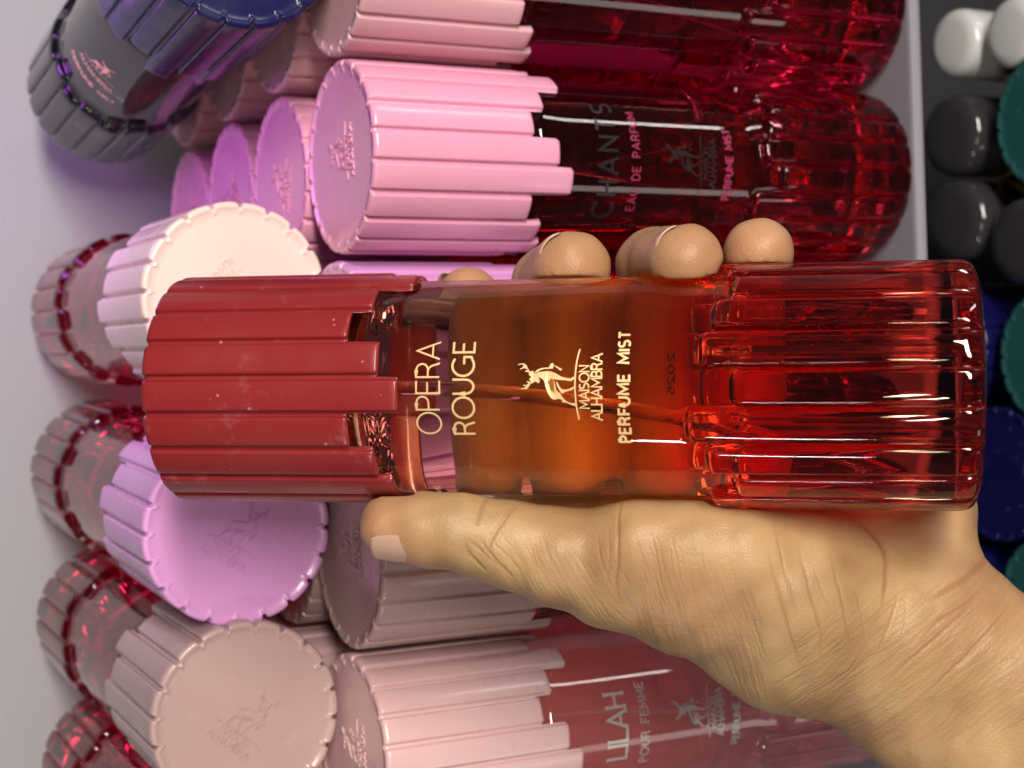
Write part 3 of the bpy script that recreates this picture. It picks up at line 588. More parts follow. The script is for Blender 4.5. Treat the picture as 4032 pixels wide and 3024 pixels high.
for pts_, dep_, sig_ in [
 ([(2.40, 10.86), (2.76, 10.89), (3.05, 10.94)], 0.030, 0.028),
 ([(2.59, 10.11), (2.99, 10.37), (3.31, 10.59), (3.84, 10.72)], 0.035, 0.030),
 ([(2.63, 10.22), (3.01, 10.46), (3.29, 10.65)], 0.020, 0.025),
 ([(3.45, 11.20), (3.80, 11.11), (4.11, 10.81)], 0.040, 0.030),
 ([(3.43, 11.11), (3.74, 10.79), (3.97, 10.52)], 0.030, 0.028),
 ([(3.51, 10.81), (3.89, 10.51), (4.26, 10.22)], 0.045, 0.030),
 ([(3.37, 10.70), (3.89, 10.14), (4.35, 9.89)], 0.022, 0.022),
 ([(2.45, 7.84), (3.10, 7.79), (3.73, 7.76), (4.37, 7.85), (5.00, 7.73)], 0.040, 0.030),
 ([(3.21, 8.00), (3.84, 7.96), (4.48, 8.04)], 0.020, 0.022),
 ([(3.32, 8.27), (3.84, 8.17), (4.37, 7.96)], 0.020, 0.022),
 ([(3.55, 4.51), (4.88, 4.22), (5.74, 4.00), (6.48, 3.81)], 0.028, 0.025),
 ([(3.11, 4.37), (4.25, 4.10), (5.03, 3.92)], 0.026, 0.024),
 ([(3.54, 3.83), (4.55, 3.60), (5.60, 3.34), (5.96, 3.42), (6.42, 3.31)], 0.034, 0.027),
 ([(4.08, 3.49), (4.55, 3.33), (4.90, 3.18)], 0.020, 0.020),
 ([(3.84, 3.14), (4.73, 2.91), (5.59, 2.81), (6.02, 2.71)], 0.032, 0.027),
 ([(4.49, 2.65), (4.84, 2.53), (5.50, 2.46), (5.93, 2.35)], 0.022, 0.022),
 ([(3.13, 2.68), (3.28, 2.37), (3.53, 2.09), (3.82, 1.94), (4.28, 1.91), (4.91, 1.99)], 0.050, 0.040),
 ([(4.67, 1.64), (5.29, 1.82), (5.68, 2.01), (6.08, 2.16)], 0.034, 0.026),
 ([(4.74, 1.51), (5.13, 1.50), (5.67, 1.59)], 0.024, 0.022),
 ([(4.04, -0.70), (4.20, -0.24), (4.46, 0.13), (4.84, 0.95)], 0.060, 0.045),
 ([(4.58, -0.38), (5.00, 0.14), (5.30, 0.77), (5.52, 0.99)], 0.050, 0.035),
 ([(4.68, -0.27), (5.43, 0.51), (6.09, 1.33), (6.45, 1.79)], 0.050, 0.033),
 ([(5.04, 0.14), (5.89, 1.07), (6.37, 1.64), (6.97, 2.21)], 0.036, 0.028),
 ([(4.89, -1.03), (5.34, -0.60), (5.86, -0.08), (6.45, 0.52), (7.09, 1.15)], 0.048, 0.034),
 ([(5.22, -0.96), (5.69, -0.37), (6.17, 0.14), (6.61, 0.70)], 0.034, 0.026),
 ([(5.81, 2.39), (6.21, 2.58), (6.45, 2.77), (6.69, 3.08), (7.03, 3.70)], 0.036, 0.028),
 ([(5.67, 1.56), (5.92, 1.93), (6.16, 2.39), (6.73, 2.93), (7.01, 3.35)], 0.030, 0.026),
 ([(5.19, 2.61), (5.55, 2.81), (5.95, 3.15), (6.28, 3.61)], 0.020, 0.022),
 ([(5.07, 3.03), (5.68, 3.38), (6.20, 3.69)], 0.022, 0.022),
 ([(4.58, 6.82), (5.00, 6.71), (5.41, 6.61)], 0.007, 0.015),
 ([(4.42, 5.17), (4.89, 5.10), (5.26, 4.98)], 0.021, 0.018),
 ([(3.96, 5.71), (4.49, 5.55), (5.01, 5.39)], 0.019, 0.019),
 ([(4.96, 7.31), (5.47, 7.25), (5.98, 7.12)], 0.022, 0.018),
 ([(5.85, 5.50), (6.41, 5.33), (7.14, 5.20)], 0.020, 0.018),
 ([(6.20, 4.96), (6.51, 4.94), (6.81, 4.87)], 0.023, 0.018),
 ([(4.33, 5.74), (4.80, 5.66), (5.27, 5.56)], 0.017, 0.019),
 ([(5.67, 5.04), (6.33, 4.80), (6.98, 4.65)], 0.018, 0.016),
 ([(6.35, 5.17), (7.00, 5.00), (7.64, 4.86)], 0.010, 0.020),
 ([(4.24, 5.89), (4.52, 5.76), (4.81, 5.72)], 0.008, 0.020),
 ([(3.75, 6.34), (4.14, 6.20), (4.52, 6.12)], 0.007, 0.019),
 ([(4.85, 7.36), (5.24, 7.19), (5.64, 7.11)], 0.015, 0.021),
 ([(3.47, 6.61), (3.99, 6.58), (4.50, 6.49)], 0.013, 0.019),
 ([(3.24, 7.04), (3.87, 6.88), (4.49, 6.81)], 0.022, 0.017),
 ([(4.73, 6.20), (5.25, 6.07), (5.78, 5.94)], 0.017, 0.021),
 ([(4.55, 6.07), (5.10, 6.00), (5.66, 5.89)], 0.024, 0.018),
 ([(3.53, 5.95), (3.96, 5.89), (4.40, 5.75)], 0.017, 0.019),
 ([(4.63, 7.31), (5.09, 7.21), (5.54, 7.07)], 0.019, 0.019),
 ([(3.16, 7.41), (3.71, 7.25), (4.25, 7.05)], 0.014, 0.019),
 ([(4.21, 6.59), (4.60, 6.50), (4.99, 6.44)], 0.011, 0.017),
 ([(3.78, 5.34), (4.27, 5.22), (4.89, 5.12)], 0.010, 0.020),
 ([(3.69, 6.81), (4.13, 6.73), (4.57, 6.57)], 0.012, 0.017),
 ([(4.86, 5.18), (5.61, 5.15), (6.24, 5.05)], 0.018, 0.020),
 ([(3.98, 6.22), (4.29, 6.18), (4.60, 6.08)], 0.021, 0.020),
 ([(3.87, 6.97), (4.46, 6.79), (5.06, 6.66)], 0.012, 0.016),
 ([(5.26, 6.67), (5.63, 6.61), (6.01, 6.53)], 0.014, 0.017),
 ([(4.34, 4.99), (4.61, 4.87), (4.88, 4.82)], 0.024, 0.018),
 ([(6.34, 4.92), (6.70, 4.79), (7.05, 4.72)], 0.018, 0.018),
 ([(4.12, 6.67), (4.48, 6.62), (4.83, 6.58)], 0.011, 0.020),
 ([(5.31, 7.36), (5.86, 7.15), (6.41, 7.01)], 0.022, 0.018),
 ([(4.89, 7.45), (5.22, 7.37), (5.55, 7.33)], 0.015, 0.017),
 ([(5.53, 4.94), (5.93, 4.84), (6.34, 4.81)], 0.015, 0.020),
 ([(3.82, 6.50), (4.30, 6.38), (4.78, 6.21)], 0.020, 0.021),
 ([(5.79, 5.26), (6.05, 5.17), (6.48, 5.18)], 0.007, 0.017),
 ([(4.57, 6.73), (5.01, 6.61), (5.44, 6.54)], 0.006, 0.015),
 ([(3.42, 7.12), (3.71, 7.00), (4.00, 6.93)], 0.008, 0.018),
 ([(4.08, 6.60), (4.48, 6.49), (4.89, 6.39)], 0.012, 0.016),
 ([(3.61, 6.56), (4.10, 6.44), (4.59, 6.29)], 0.007, 0.016),
 ([(4.86, 6.45), (5.44, 6.30), (6.03, 6.21)], 0.017, 0.018),
 ([(4.59, 6.45), (5.14, 6.32), (5.69, 6.22)], 0.014, 0.016),
 ([(5.23, 6.00), (5.52, 5.94), (5.81, 5.88)], 0.022, 0.021),
 ([(5.60, 6.45), (6.18, 6.35), (6.77, 6.24)], 0.008, 0.020),
 ([(5.83, 5.65), (6.41, 5.48), (6.99, 5.35)], 0.016, 0.016),
 ([(3.55, 5.85), (3.87, 5.79), (4.19, 5.66)], 0.008, 0.016),
 ([(4.37, 5.10), (4.64, 5.05), (4.91, 4.94)], 0.021, 0.019),
 ([(6.14, 5.18), (6.81, 5.13), (7.32, 4.94)], 0.020, 0.018),
 ([(3.92, 5.50), (4.49, 5.35), (5.19, 5.19)], 0.012, 0.018),
 ([(4.36, 5.19), (4.82, 5.18), (5.16, 5.13)], 0.020, 0.017),
 ([(4.33, 6.46), (4.74, 6.41), (5.14, 6.29)], 0.015, 0.021),
 ([(5.25, 6.34), (5.58, 6.23), (5.90, 6.16)], 0.018, 0.018),
 ([(5.05, 6.14), (5.69, 6.08), (6.32, 5.96)], 0.019, 0.020),
 ([(4.58, 6.05), (5.14, 5.98), (5.70, 5.87)], 0.010, 0.019),
 ([(3.87, 6.60), (4.42, 6.44), (4.96, 6.25)], 0.019, 0.017),
 ([(5.38, 5.18), (5.76, 5.16), (6.13, 5.06)], 0.015, 0.017),
 ([(4.06, 7.00), (4.46, 6.92), (4.85, 6.77)], 0.024, 0.018),
 ([(4.72, 5.82), (5.32, 5.64), (5.93, 5.47)], 0.015, 0.019),
 ([(4.91, 5.17), (5.48, 4.99), (6.05, 4.80)], 0.010, 0.016),
 ([(5.35, 5.50), (6.00, 5.32), (6.82, 5.16)], 0.009, 0.017),
 ([(4.94, 6.96), (5.56, 6.79), (6.17, 6.57)], 0.022, 0.017),
 ([(5.22, 6.31), (5.51, 6.24), (5.81, 6.23)], 0.011, 0.017),
 ([(5.22, 5.88), (5.48, 5.83), (5.75, 5.78)], 0.015, 0.016),
 ([(5.93, 5.87), (6.35, 5.80), (6.77, 5.67)], 0.011, 0.019),
 ([(5.33, 7.17), (5.97, 7.05), (6.62, 7.00)], 0.013, 0.020),
 ([(4.43, 5.39), (4.97, 5.22), (5.65, 5.16)], 0.011, 0.020),
 ([(5.70, 4.88), (6.19, 4.82), (6.68, 4.75)], 0.012, 0.019),
 ([(5.04, 5.61), (5.37, 5.51), (5.71, 5.43)], 0.009, 0.020),
 ([(3.91, 5.66), (4.56, 5.58), (5.20, 5.48)], 0.019, 0.019),
 ([(5.13, 5.95), (5.58, 5.89), (6.03, 5.78)], 0.007, 0.019),
 ([(5.05, 5.40), (5.61, 5.31), (6.18, 5.18)], 0.013, 0.020),
 ([(4.30, 7.36), (4.67, 7.27), (5.03, 7.15)], 0.012, 0.017),
 ([(5.43, 5.98), (5.83, 5.89), (6.24, 5.74)], 0.011, 0.016),
 ([(5.06, 7.17), (5.63, 7.11), (6.19, 6.99)], 0.013, 0.019),
 ([(5.62, 5.23), (6.12, 5.17), (6.79, 5.14)], 0.009, 0.018),
 ([(4.03, 5.90), (4.39, 5.84), (4.75, 5.69)], 0.020, 0.020),
 ([(4.95, 4.91), (5.45, 4.78), (5.94, 4.67)], 0.024, 0.019),
 ([(5.43, 6.65), (5.89, 6.52), (6.35, 6.42)], 0.006, 0.020),
 ([(4.84, 5.65), (5.31, 5.57), (5.79, 5.45)], 0.016, 0.015),
 ([(5.08, 6.10), (5.52, 5.95), (5.96, 5.88)], 0.022, 0.016),
 ([(5.28, 5.30), (5.56, 5.26), (5.84, 5.19)], 0.007, 0.018),
 ([(4.78, 4.96), (5.41, 4.83), (6.04, 4.63)], 0.021, 0.019),
 ([(5.78, 4.98), (6.36, 4.84), (6.93, 4.76)], 0.023, 0.020),
 ([(5.30, 6.27), (5.76, 6.25), (6.22, 6.14)], 0.007, 0.016),
 ([(4.39, 7.03), (4.95, 6.91), (5.50, 6.77)], 0.018, 0.017),
 ([(5.32, 6.20), (5.75, 6.10), (6.18, 6.06)], 0.019, 0.017),
 ([(4.67, 6.45), (5.18, 6.41), (5.68, 6.28)], 0.010, 0.020),
 ([(4.28, 7.08), (4.63, 7.05), (4.97, 6.97)], 0.013, 0.016),
 ([(3.29, 7.40), (3.63, 7.36), (3.96, 7.25)], 0.006, 0.018),
 ([(5.14, 6.35), (5.42, 6.30), (5.70, 6.24)], 0.006, 0.021),
 ([(3.43, 6.86), (3.89, 6.79), (4.35, 6.73)], 0.012, 0.016),
 ([(4.88, 7.34), (5.25, 7.23), (5.63, 7.12)], 0.023, 0.017),
 ([(3.89, 6.78), (4.49, 6.64), (5.09, 6.48)], 0.008, 0.019),
 ([(5.50, 4.86), (5.77, 4.86), (6.03, 4.80)], 0.009, 0.015),
 ([(4.69, 7.33), (5.33, 7.19), (5.97, 7.13)], 0.015, 0.020),
 ([(6.34, 5.01), (6.62, 4.95), (6.90, 4.91)], 0.023, 0.016),
 ([(5.40, 6.67), (5.71, 6.62), (6.02, 6.55)], 0.018, 0.021),
 ([(5.02, 7.00), (5.58, 6.82), (6.15, 6.66)], 0.023, 0.017),
 ([(3.95, 6.32), (4.54, 6.22), (5.12, 6.07)], 0.009, 0.019),
 ([(5.33, 5.81), (5.75, 5.74), (6.17, 5.62)], 0.019, 0.015),
 ([(5.33, 6.19), (5.87, 6.14), (6.41, 6.04)], 0.021, 0.019),
 ([(6.13, 5.12), (6.59, 4.96), (7.04, 4.83)], 0.012, 0.017),
 ([(4.07, 7.28), (4.73, 7.18), (5.39, 7.10)], 0.008, 0.015),
 ([(4.20, 5.68), (4.48, 5.63), (4.76, 5.60)], 0.017, 0.015),
 ([(5.64, 6.85), (5.99, 6.77), (6.34, 6.68)], 0.020, 0.019),
 ([(5.06, 5.30), (5.40, 5.29), (5.73, 5.20)], 0.021, 0.016),
 ([(5.45, 7.42), (5.80, 7.35), (6.14, 7.20)], 0.014, 0.016),
 ([(5.30, 5.19), (5.97, 5.07), (6.50, 4.95)], 0.012, 0.019),
 ([(3.69, 6.24), (4.29, 6.06), (4.90, 5.94)], 0.010, 0.018),
 ([(5.25, 6.20), (5.54, 6.14), (5.83, 6.09)], 0.007, 0.018),
 ([(4.73, 5.45), (5.26, 5.34), (5.78, 5.19)], 0.012, 0.021),
 ([(4.39, 6.55), (4.68, 6.53), (4.98, 6.45)], 0.023, 0.019),
 ([(6.42, 5.13), (6.94, 4.96), (7.46, 4.80)], 0.014, 0.021),
 ([(6.35, 5.05), (6.82, 4.92), (7.29, 4.78)], 0.024, 0.021),
 ([(5.61, 6.67), (5.95, 6.61), (6.29, 6.58)], 0.011, 0.018),
 ([(3.69, 5.71), (4.26, 5.61), (4.83, 5.51)], 0.012, 0.019),
 ([(4.40, 5.41), (4.71, 5.37), (5.01, 5.31)], 0.007, 0.016),
 ([(5.45, 5.38), (6.26, 5.18), (6.94, 4.99)], 0.013, 0.016),
 ([(4.45, 6.61), (4.93, 6.51), (5.41, 6.39)], 0.021, 0.017),
 ([(5.65, 6.20), (6.24, 6.12), (6.84, 5.99)], 0.021, 0.015),
 ([(4.45, 7.11), (4.94, 7.08), (5.42, 6.97)], 0.010, 0.020),
 ([(5.88, 6.20), (6.47, 6.04), (7.05, 5.81)], 0.009, 0.015),
 ([(4.24, 6.28), (4.53, 6.25), (4.81, 6.15)], 0.012, 0.016),
 ([(4.78, 5.27), (5.15, 5.23), (5.51, 5.18)], 0.017, 0.019),
 ([(6.00, 5.02), (6.37, 4.95), (6.74, 4.91)], 0.020, 0.018),
 ([(5.14, 5.19), (5.51, 5.17), (6.04, 5.13)], 0.018, 0.020),
 ([(5.13, 5.03), (5.67, 4.83), (6.21, 4.69)], 0.017, 0.017),
 ([(3.90, 6.04), (4.24, 5.91), (4.57, 5.86)], 0.016, 0.017),
 ([(4.46, 6.50), (5.06, 6.34), (5.65, 6.25)], 0.009, 0.017),
 ([(4.51, 6.03), (5.12, 5.82), (5.73, 5.67)], 0.017, 0.015),
 ([(4.90, 5.89), (5.36, 5.79), (5.83, 5.73)], 0.022, 0.016),
 ([(4.54, 5.63), (5.01, 5.45), (5.48, 5.34)], 0.018, 0.016),
 ([(4.41, 4.99), (4.83, 4.88), (5.26, 4.74)], 0.011, 0.021),
 ([(4.78, 4.93), (5.21, 4.88), (5.64, 4.78)], 0.011, 0.021),
 ([(3.65, 7.26), (3.99, 7.21), (4.34, 7.16)], 0.019, 0.020),
 ([(5.62, 5.74), (5.88, 5.66), (6.15, 5.65)], 0.007, 0.017),
 ([(4.11, 6.14), (4.60, 6.10), (5.09, 6.02)], 0.023, 0.016),
 ([(4.39, 5.03), (5.07, 4.84), (5.75, 4.67)], 0.009, 0.015),
 ([(4.14, 5.38), (4.47, 5.25), (4.81, 5.18)], 0.007, 0.021),
 ([(4.45, 6.00), (4.75, 5.90), (5.06, 5.88)], 0.011, 0.016),
 ([(3.45, 7.07), (3.86, 6.98), (4.26, 6.81)], 0.009, 0.021),
 ([(6.52, 4.79), (6.88, 4.68), (7.25, 4.65)], 0.015, 0.019),
 ([(3.34, 6.60), (3.74, 6.47), (4.15, 6.38)], 0.016, 0.018),
 ([(4.60, 5.99), (5.08, 5.87), (5.56, 5.70)], 0.017, 0.021),
 ([(4.23, 5.14), (5.01, 5.02), (5.68, 4.79)], 0.011, 0.016),
 ([(5.51, 7.34), (5.94, 7.24), (6.37, 7.07)], 0.006, 0.020),
 ([(6.20, 5.30), (6.74, 5.15), (7.47, 5.10)], 0.008, 0.018),
 ([(3.77, 6.25), (4.28, 6.16), (4.79, 6.06)], 0.013, 0.017),
 ([(4.84, 6.49), (5.50, 6.24), (6.17, 6.06)], 0.021, 0.017),
 ([(4.69, 4.83), (5.00, 4.74), (5.32, 4.69)], 0.012, 0.019),
 ([(5.69, 6.70), (6.14, 6.60), (6.58, 6.50)], 0.022, 0.021),
 ([(4.59, 6.02), (5.11, 5.95), (5.62, 5.88)], 0.021, 0.020),
 ([(5.20, 7.32), (5.62, 7.19), (6.04, 7.04)], 0.010, 0.018),
 ([(5.01, 5.09), (5.64, 4.94), (6.27, 4.75)], 0.011, 0.018),
 ([(4.30, 6.37), (4.83, 6.20), (5.36, 6.04)], 0.009, 0.016),
 ([(4.88, 6.45), (5.20, 6.42), (5.52, 6.37)], 0.011, 0.015),
 ([(5.80, 5.99), (6.28, 5.83), (6.76, 5.73)], 0.021, 0.020),
 ([(5.12, 6.26), (5.42, 6.17), (5.73, 6.07)], 0.015, 0.020),
 ([(3.74, 6.68), (4.34, 6.56), (4.94, 6.38)], 0.007, 0.017),
 ([(5.10, 7.46), (5.44, 7.41), (5.78, 7.35)], 0.015, 0.018),
 ([(5.23, 5.74), (5.67, 5.64), (6.11, 5.62)], 0.018, 0.016),
 ([(5.29, 6.26), (5.97, 6.21), (6.64, 6.09)], 0.015, 0.018),
 ([(6.03, 5.07), (6.44, 4.98), (6.84, 4.91)], 0.022, 0.016),
 ([(3.58, 6.39), (4.11, 6.29), (4.64, 6.26)], 0.015, 0.018),
 ([(3.66, 7.24), (4.11, 7.10), (4.57, 6.96)], 0.011, 0.021),
 ([(4.93, 5.65), (5.27, 5.56), (5.61, 5.53)], 0.008, 0.018),
 ([(4.46, 5.76), (5.03, 5.55), (5.61, 5.40)], 0.019, 0.016),
 ([(4.14, 7.31), (4.53, 7.22), (4.92, 7.19)], 0.010, 0.020),
 ([(4.27, 4.94), (4.92, 4.83), (5.57, 4.68)], 0.009, 0.015),
 ([(4.42, 6.10), (5.03, 5.95), (5.64, 5.73)], 0.013, 0.017),
 ([(3.79, 6.98), (4.16, 6.90), (4.53, 6.78)], 0.008, 0.016),
 ([(4.82, 6.25), (5.18, 6.18), (5.54, 6.06)], 0.018, 0.019),
 ([(5.05, 6.99), (5.47, 6.89), (5.90, 6.80)], 0.017, 0.018),
 ([(5.03, 7.33), (5.65, 7.18), (6.27, 7.05)], 0.011, 0.020),
 ([(4.18, 5.58), (4.78, 5.40), (5.37, 5.19)], 0.024, 0.018),
 ([(4.96, 6.99), (5.37, 6.87), (5.77, 6.76)], 0.008, 0.018),
 ([(5.10, 5.19), (5.59, 5.04), (6.08, 4.89)], 0.015, 0.018),
 ([(4.26, 5.20), (4.68, 5.17), (4.98, 5.09)], 0.011, 0.020),
 ([(5.30, 5.09), (5.98, 4.87), (6.65, 4.69)], 0.011, 0.015),
 ([(5.46, 5.61), (5.86, 5.51), (6.27, 5.43)], 0.010, 0.019),
 ([(4.48, 5.92), (4.79, 5.86), (5.09, 5.78)], 0.019, 0.016),
 ([(3.85, 6.38), (4.28, 6.31), (4.71, 6.17)], 0.007, 0.018),
 ([(4.45, 6.92), (4.78, 6.87), (5.11, 6.83)], 0.023, 0.020),
 ([(4.47, 6.05), (4.76, 6.02), (5.04, 5.95)], 0.023, 0.016),
 ([(5.19, 4.92), (5.64, 4.80), (6.08, 4.76)], 0.009, 0.018),
 ([(3.97, 6.06), (4.32, 5.92), (4.67, 5.83)], 0.019, 0.020),
 ([(4.86, 7.21), (5.43, 7.12), (6.01, 7.02)], 0.024, 0.017),
 ([(4.11, 5.37), (4.65, 5.28), (5.18, 5.19)], 0.013, 0.020),
 ([(4.94, 5.42), (5.48, 5.29), (6.03, 5.20)], 0.011, 0.018),
 ([(4.51, 5.86), (4.79, 5.80), (5.07, 5.77)], 0.010, 0.020),
 ([(5.85, 6.09), (6.46, 5.93), (7.07, 5.75)], 0.007, 0.018),
 ([(5.98, 5.43), (6.32, 5.34), (6.67, 5.33)], 0.019, 0.018),
 ([(3.67, 8.64), (4.01, 8.42), (4.35, 8.21)], 0.008, 0.015),
 ([(4.47, 8.94), (4.70, 8.90), (4.92, 8.78)], 0.014, 0.016),
 ([(4.52, 9.39), (4.88, 9.21), (5.24, 9.06)], 0.007, 0.015),
 ([(3.67, 8.74), (3.87, 8.65), (4.06, 8.53)], 0.016, 0.015),
 ([(3.98, 8.47), (4.39, 8.24), (4.81, 8.03)], 0.010, 0.015),
 ([(4.29, 9.40), (4.58, 9.28), (4.86, 9.14)], 0.008, 0.016),
 ([(4.05, 9.08), (4.41, 8.95), (4.76, 8.74)], 0.007, 0.016),
 ([(3.85, 9.99), (4.16, 9.89), (4.42, 9.72)], 0.013, 0.018),
 ([(3.89, 9.21), (4.16, 9.08), (4.44, 9.00)], 0.012, 0.014),
 ([(4.26, 8.15), (4.62, 7.99), (4.98, 7.77)], 0.016, 0.015),
 ([(4.49, 9.63), (4.71, 9.51), (4.92, 9.38)], 0.009, 0.019),
 ([(3.35, 9.49), (3.67, 9.36), (4.00, 9.26)], 0.015, 0.019),
 ([(3.91, 10.39), (4.18, 10.26), (4.45, 10.09)], 0.010, 0.015),
 ([(3.54, 8.93), (4.01, 8.72), (4.47, 8.59)], 0.009, 0.014),
 ([(4.12, 8.62), (4.52, 8.39), (4.92, 8.17)], 0.008, 0.017),
 ([(4.51, 9.24), (4.70, 9.15), (4.88, 9.10)], 0.015, 0.016),
 ([(4.13, 8.71), (4.43, 8.54), (4.73, 8.39)], 0.007, 0.016),
 ([(3.79, 8.64), (4.12, 8.51), (4.44, 8.35)], 0.013, 0.018),
 ([(4.15, 8.07), (4.39, 7.99), (4.63, 7.83)], 0.009, 0.017),
 ([(3.71, 8.97), (3.95, 8.91), (4.19, 8.79)], 0.012, 0.015),
 ([(4.22, 8.26), (4.50, 8.15), (4.78, 7.97)], 0.014, 0.018),
 ([(4.16, 9.63), (4.43, 9.54), (4.69, 9.40)], 0.009, 0.017),
 ([(4.30, 8.90), (4.51, 8.76), (4.72, 8.61)], 0.010, 0.017),
 ([(3.58, 9.44), (3.88, 9.24), (4.18, 9.08)], 0.015, 0.015),
 ([(4.50, 8.24), (4.88, 7.98), (5.27, 7.66)], 0.014, 0.018),
 ([(3.85, 10.19), (4.31, 9.94), (4.82, 9.84)], 0.015, 0.016),
 ([(3.42, 10.13), (3.84, 9.92), (4.31, 9.76)], 0.011, 0.019),
 ([(3.24, 9.84), (3.74, 9.70), (4.20, 9.47)], 0.016, 0.015),
 ([(4.17, 10.29), (4.43, 10.14), (4.68, 10.06)], 0.009, 0.019),
 ([(3.65, 9.71), (3.90, 9.56), (4.15, 9.42)], 0.011, 0.017),
 ([(4.26, 9.81), (4.72, 9.48), (5.17, 9.20)], 0.008, 0.015),
 ([(3.38, 9.97), (3.88, 9.68), (4.35, 9.38)], 0.012, 0.015),
 ([(3.41, 9.46), (3.86, 9.27), (4.30, 9.05)], 0.016, 0.015),
 ([(3.94, 8.16), (4.32, 7.98), (4.69, 7.86)], 0.011, 0.016),
 ([(4.15, 8.86), (4.40, 8.75), (4.66, 8.66)], 0.007, 0.018),
 ([(3.50, 9.68), (3.78, 9.58), (4.06, 9.46)], 0.012, 0.016),
 ([(3.64, 9.71), (3.97, 9.49), (4.29, 9.27)], 0.014, 0.016),
 ([(3.36, 10.19), (3.78, 9.97), (4.26, 9.80)], 0.012, 0.018),
 ([(3.74, 9.60), (4.03, 9.49), (4.33, 9.39)], 0.011, 0.016),
 ([(3.91, 9.40), (4.30, 9.19), (4.69, 9.06)], 0.008, 0.018),
 ([(4.11, 10.05), (4.37, 9.95), (4.62, 9.85)], 0.015, 0.018),
 ([(4.70, 8.28), (4.90, 8.21), (5.10, 8.08)], 0.014, 0.016),
 ([(4.42, 8.63), (4.89, 8.30), (5.36, 8.04)], 0.012, 0.014),
 ([(3.67, 8.24), (3.88, 8.11), (4.09, 7.95)], 0.013, 0.014),
 ([(4.03, 9.96), (4.27, 9.89), (4.47, 9.82)], 0.009, 0.018),
 ([(4.22, 8.63), (4.62, 8.41), (5.02, 8.11)], 0.009, 0.017),
 ([(3.86, 8.03), (4.21, 7.86), (4.56, 7.75)], 0.011, 0.017),
 ([(3.62, 8.82), (4.01, 8.52), (4.41, 8.29)], 0.010, 0.015),
 ([(4.22, 10.08), (4.53, 9.92), (4.90, 9.84)], 0.013, 0.016),
 ([(4.20, 9.70), (4.61, 9.55), (5.02, 9.31)], 0.015, 0.018),
 ([(3.90, 9.02), (4.36, 8.80), (4.82, 8.53)], 0.008, 0.016),
 ([(3.85, 9.00), (4.31, 8.72), (4.77, 8.44)], 0.013, 0.017),
 ([(4.01, 8.96), (4.35, 8.74), (4.68, 8.59)], 0.009, 0.018),
 ([(4.28, 9.81), (4.48, 9.70), (4.69, 9.58)], 0.013, 0.015),
 ([(3.38, 9.82), (3.77, 9.73), (4.12, 9.49)], 0.009, 0.015),
 ([(4.13, 8.07), (4.47, 7.89), (4.82, 7.75)], 0.014, 0.017),
 ([(3.61, 10.51), (3.94, 10.36), (4.26, 10.27)], 0.010, 0.015),
 ([(4.12, 8.94), (4.45, 8.71), (4.77, 8.48)], 0.010, 0.014),
 ([(3.83, 9.13), (4.17, 9.00), (4.51, 8.79)], 0.007, 0.015),
 ([(4.13, 10.27), (4.49, 10.09), (4.84, 9.95)], 0.013, 0.014),
 ([(3.77, 8.61), (4.24, 8.43), (4.71, 8.22)], 0.009, 0.018),
 ([(4.21, 8.43), (4.43, 8.30), (4.66, 8.19)], 0.008, 0.019),
 ([(4.63, 8.37), (5.01, 8.10), (5.39, 7.91)], 0.009, 0.016),
 ([(3.37, 10.19), (3.78, 10.00), (4.20, 9.86)], 0.011, 0.018),
 ([(4.30, 8.59), (4.73, 8.45), (5.16, 8.27)], 0.010, 0.016),
 ([(4.49, 8.82), (4.88, 8.52), (5.28, 8.24)], 0.010, 0.017),
 ([(4.45, 8.62), (4.74, 8.46), (5.03, 8.33)], 0.009, 0.018),
 ([(3.85, 10.51), (4.18, 10.37), (4.50, 10.23)], 0.011, 0.019),
 ([(4.25, 8.26), (4.68, 7.98), (5.11, 7.64)], 0.014, 0.018),
 ([(4.50, 7.98), (4.79, 7.84), (5.09, 7.73)], 0.009, 0.018),
 ([(4.38, 9.07), (4.67, 8.90), (4.95, 8.80)], 0.013, 0.016),
 ([(3.92, 9.11), (4.29, 8.92), (4.66, 8.69)], 0.016, 0.018),
 ([(3.83, 8.59), (4.07, 8.40), (4.31, 8.28)], 0.013, 0.015),
 ([(4.10, 8.69), (4.39, 8.52), (4.68, 8.34)], 0.013, 0.018),
 ([(3.74, 8.00), (4.09, 7.73), (4.43, 7.49)], 0.012, 0.018),
 ([(4.04, 10.43), (4.40, 10.23), (4.76, 10.00)], 0.013, 0.015),
 ([(3.69, 9.20), (4.15, 8.89), (4.60, 8.58)], 0.014, 0.016),
 ([(3.58, 9.20), (4.01, 8.89), (4.44, 8.63)], 0.008, 0.018),
 ([(3.76, 10.48), (4.09, 10.37), (4.41, 10.24)], 0.015, 0.017),
 ([(4.24, 9.76), (4.53, 9.56), (4.82, 9.35)], 0.008, 0.019),
 ([(3.43, 10.32), (3.83, 10.16), (4.24, 10.00)], 0.015, 0.017),
 ([(4.19, 9.67), (4.62, 9.41), (5.04, 9.17)], 0.010, 0.016),
 ([(4.74, 7.98), (4.93, 7.93), (5.11, 7.82)], 0.014, 0.015),
 ([(4.07, 10.07), (4.30, 9.90), (4.58, 9.79)], 0.015, 0.018),
 ([(4.11, 9.97), (4.41, 9.87), (4.77, 9.78)], 0.013, 0.017),
 ([(4.26, 9.79), (4.50, 9.70), (4.74, 9.53)], 0.010, 0.018),
 ([(3.56, 9.27), (3.81, 9.13), (4.06, 8.95)], 0.015, 0.014),
 ([(4.28, 8.30), (4.70, 8.13), (5.12, 7.89)], 0.009, 0.017),
 ([(3.24, 10.44), (3.65, 10.12), (4.06, 9.86)], 0.015, 0.017),
 ([(4.37, 8.28), (4.71, 8.14), (5.06, 7.92)], 0.008, 0.015),
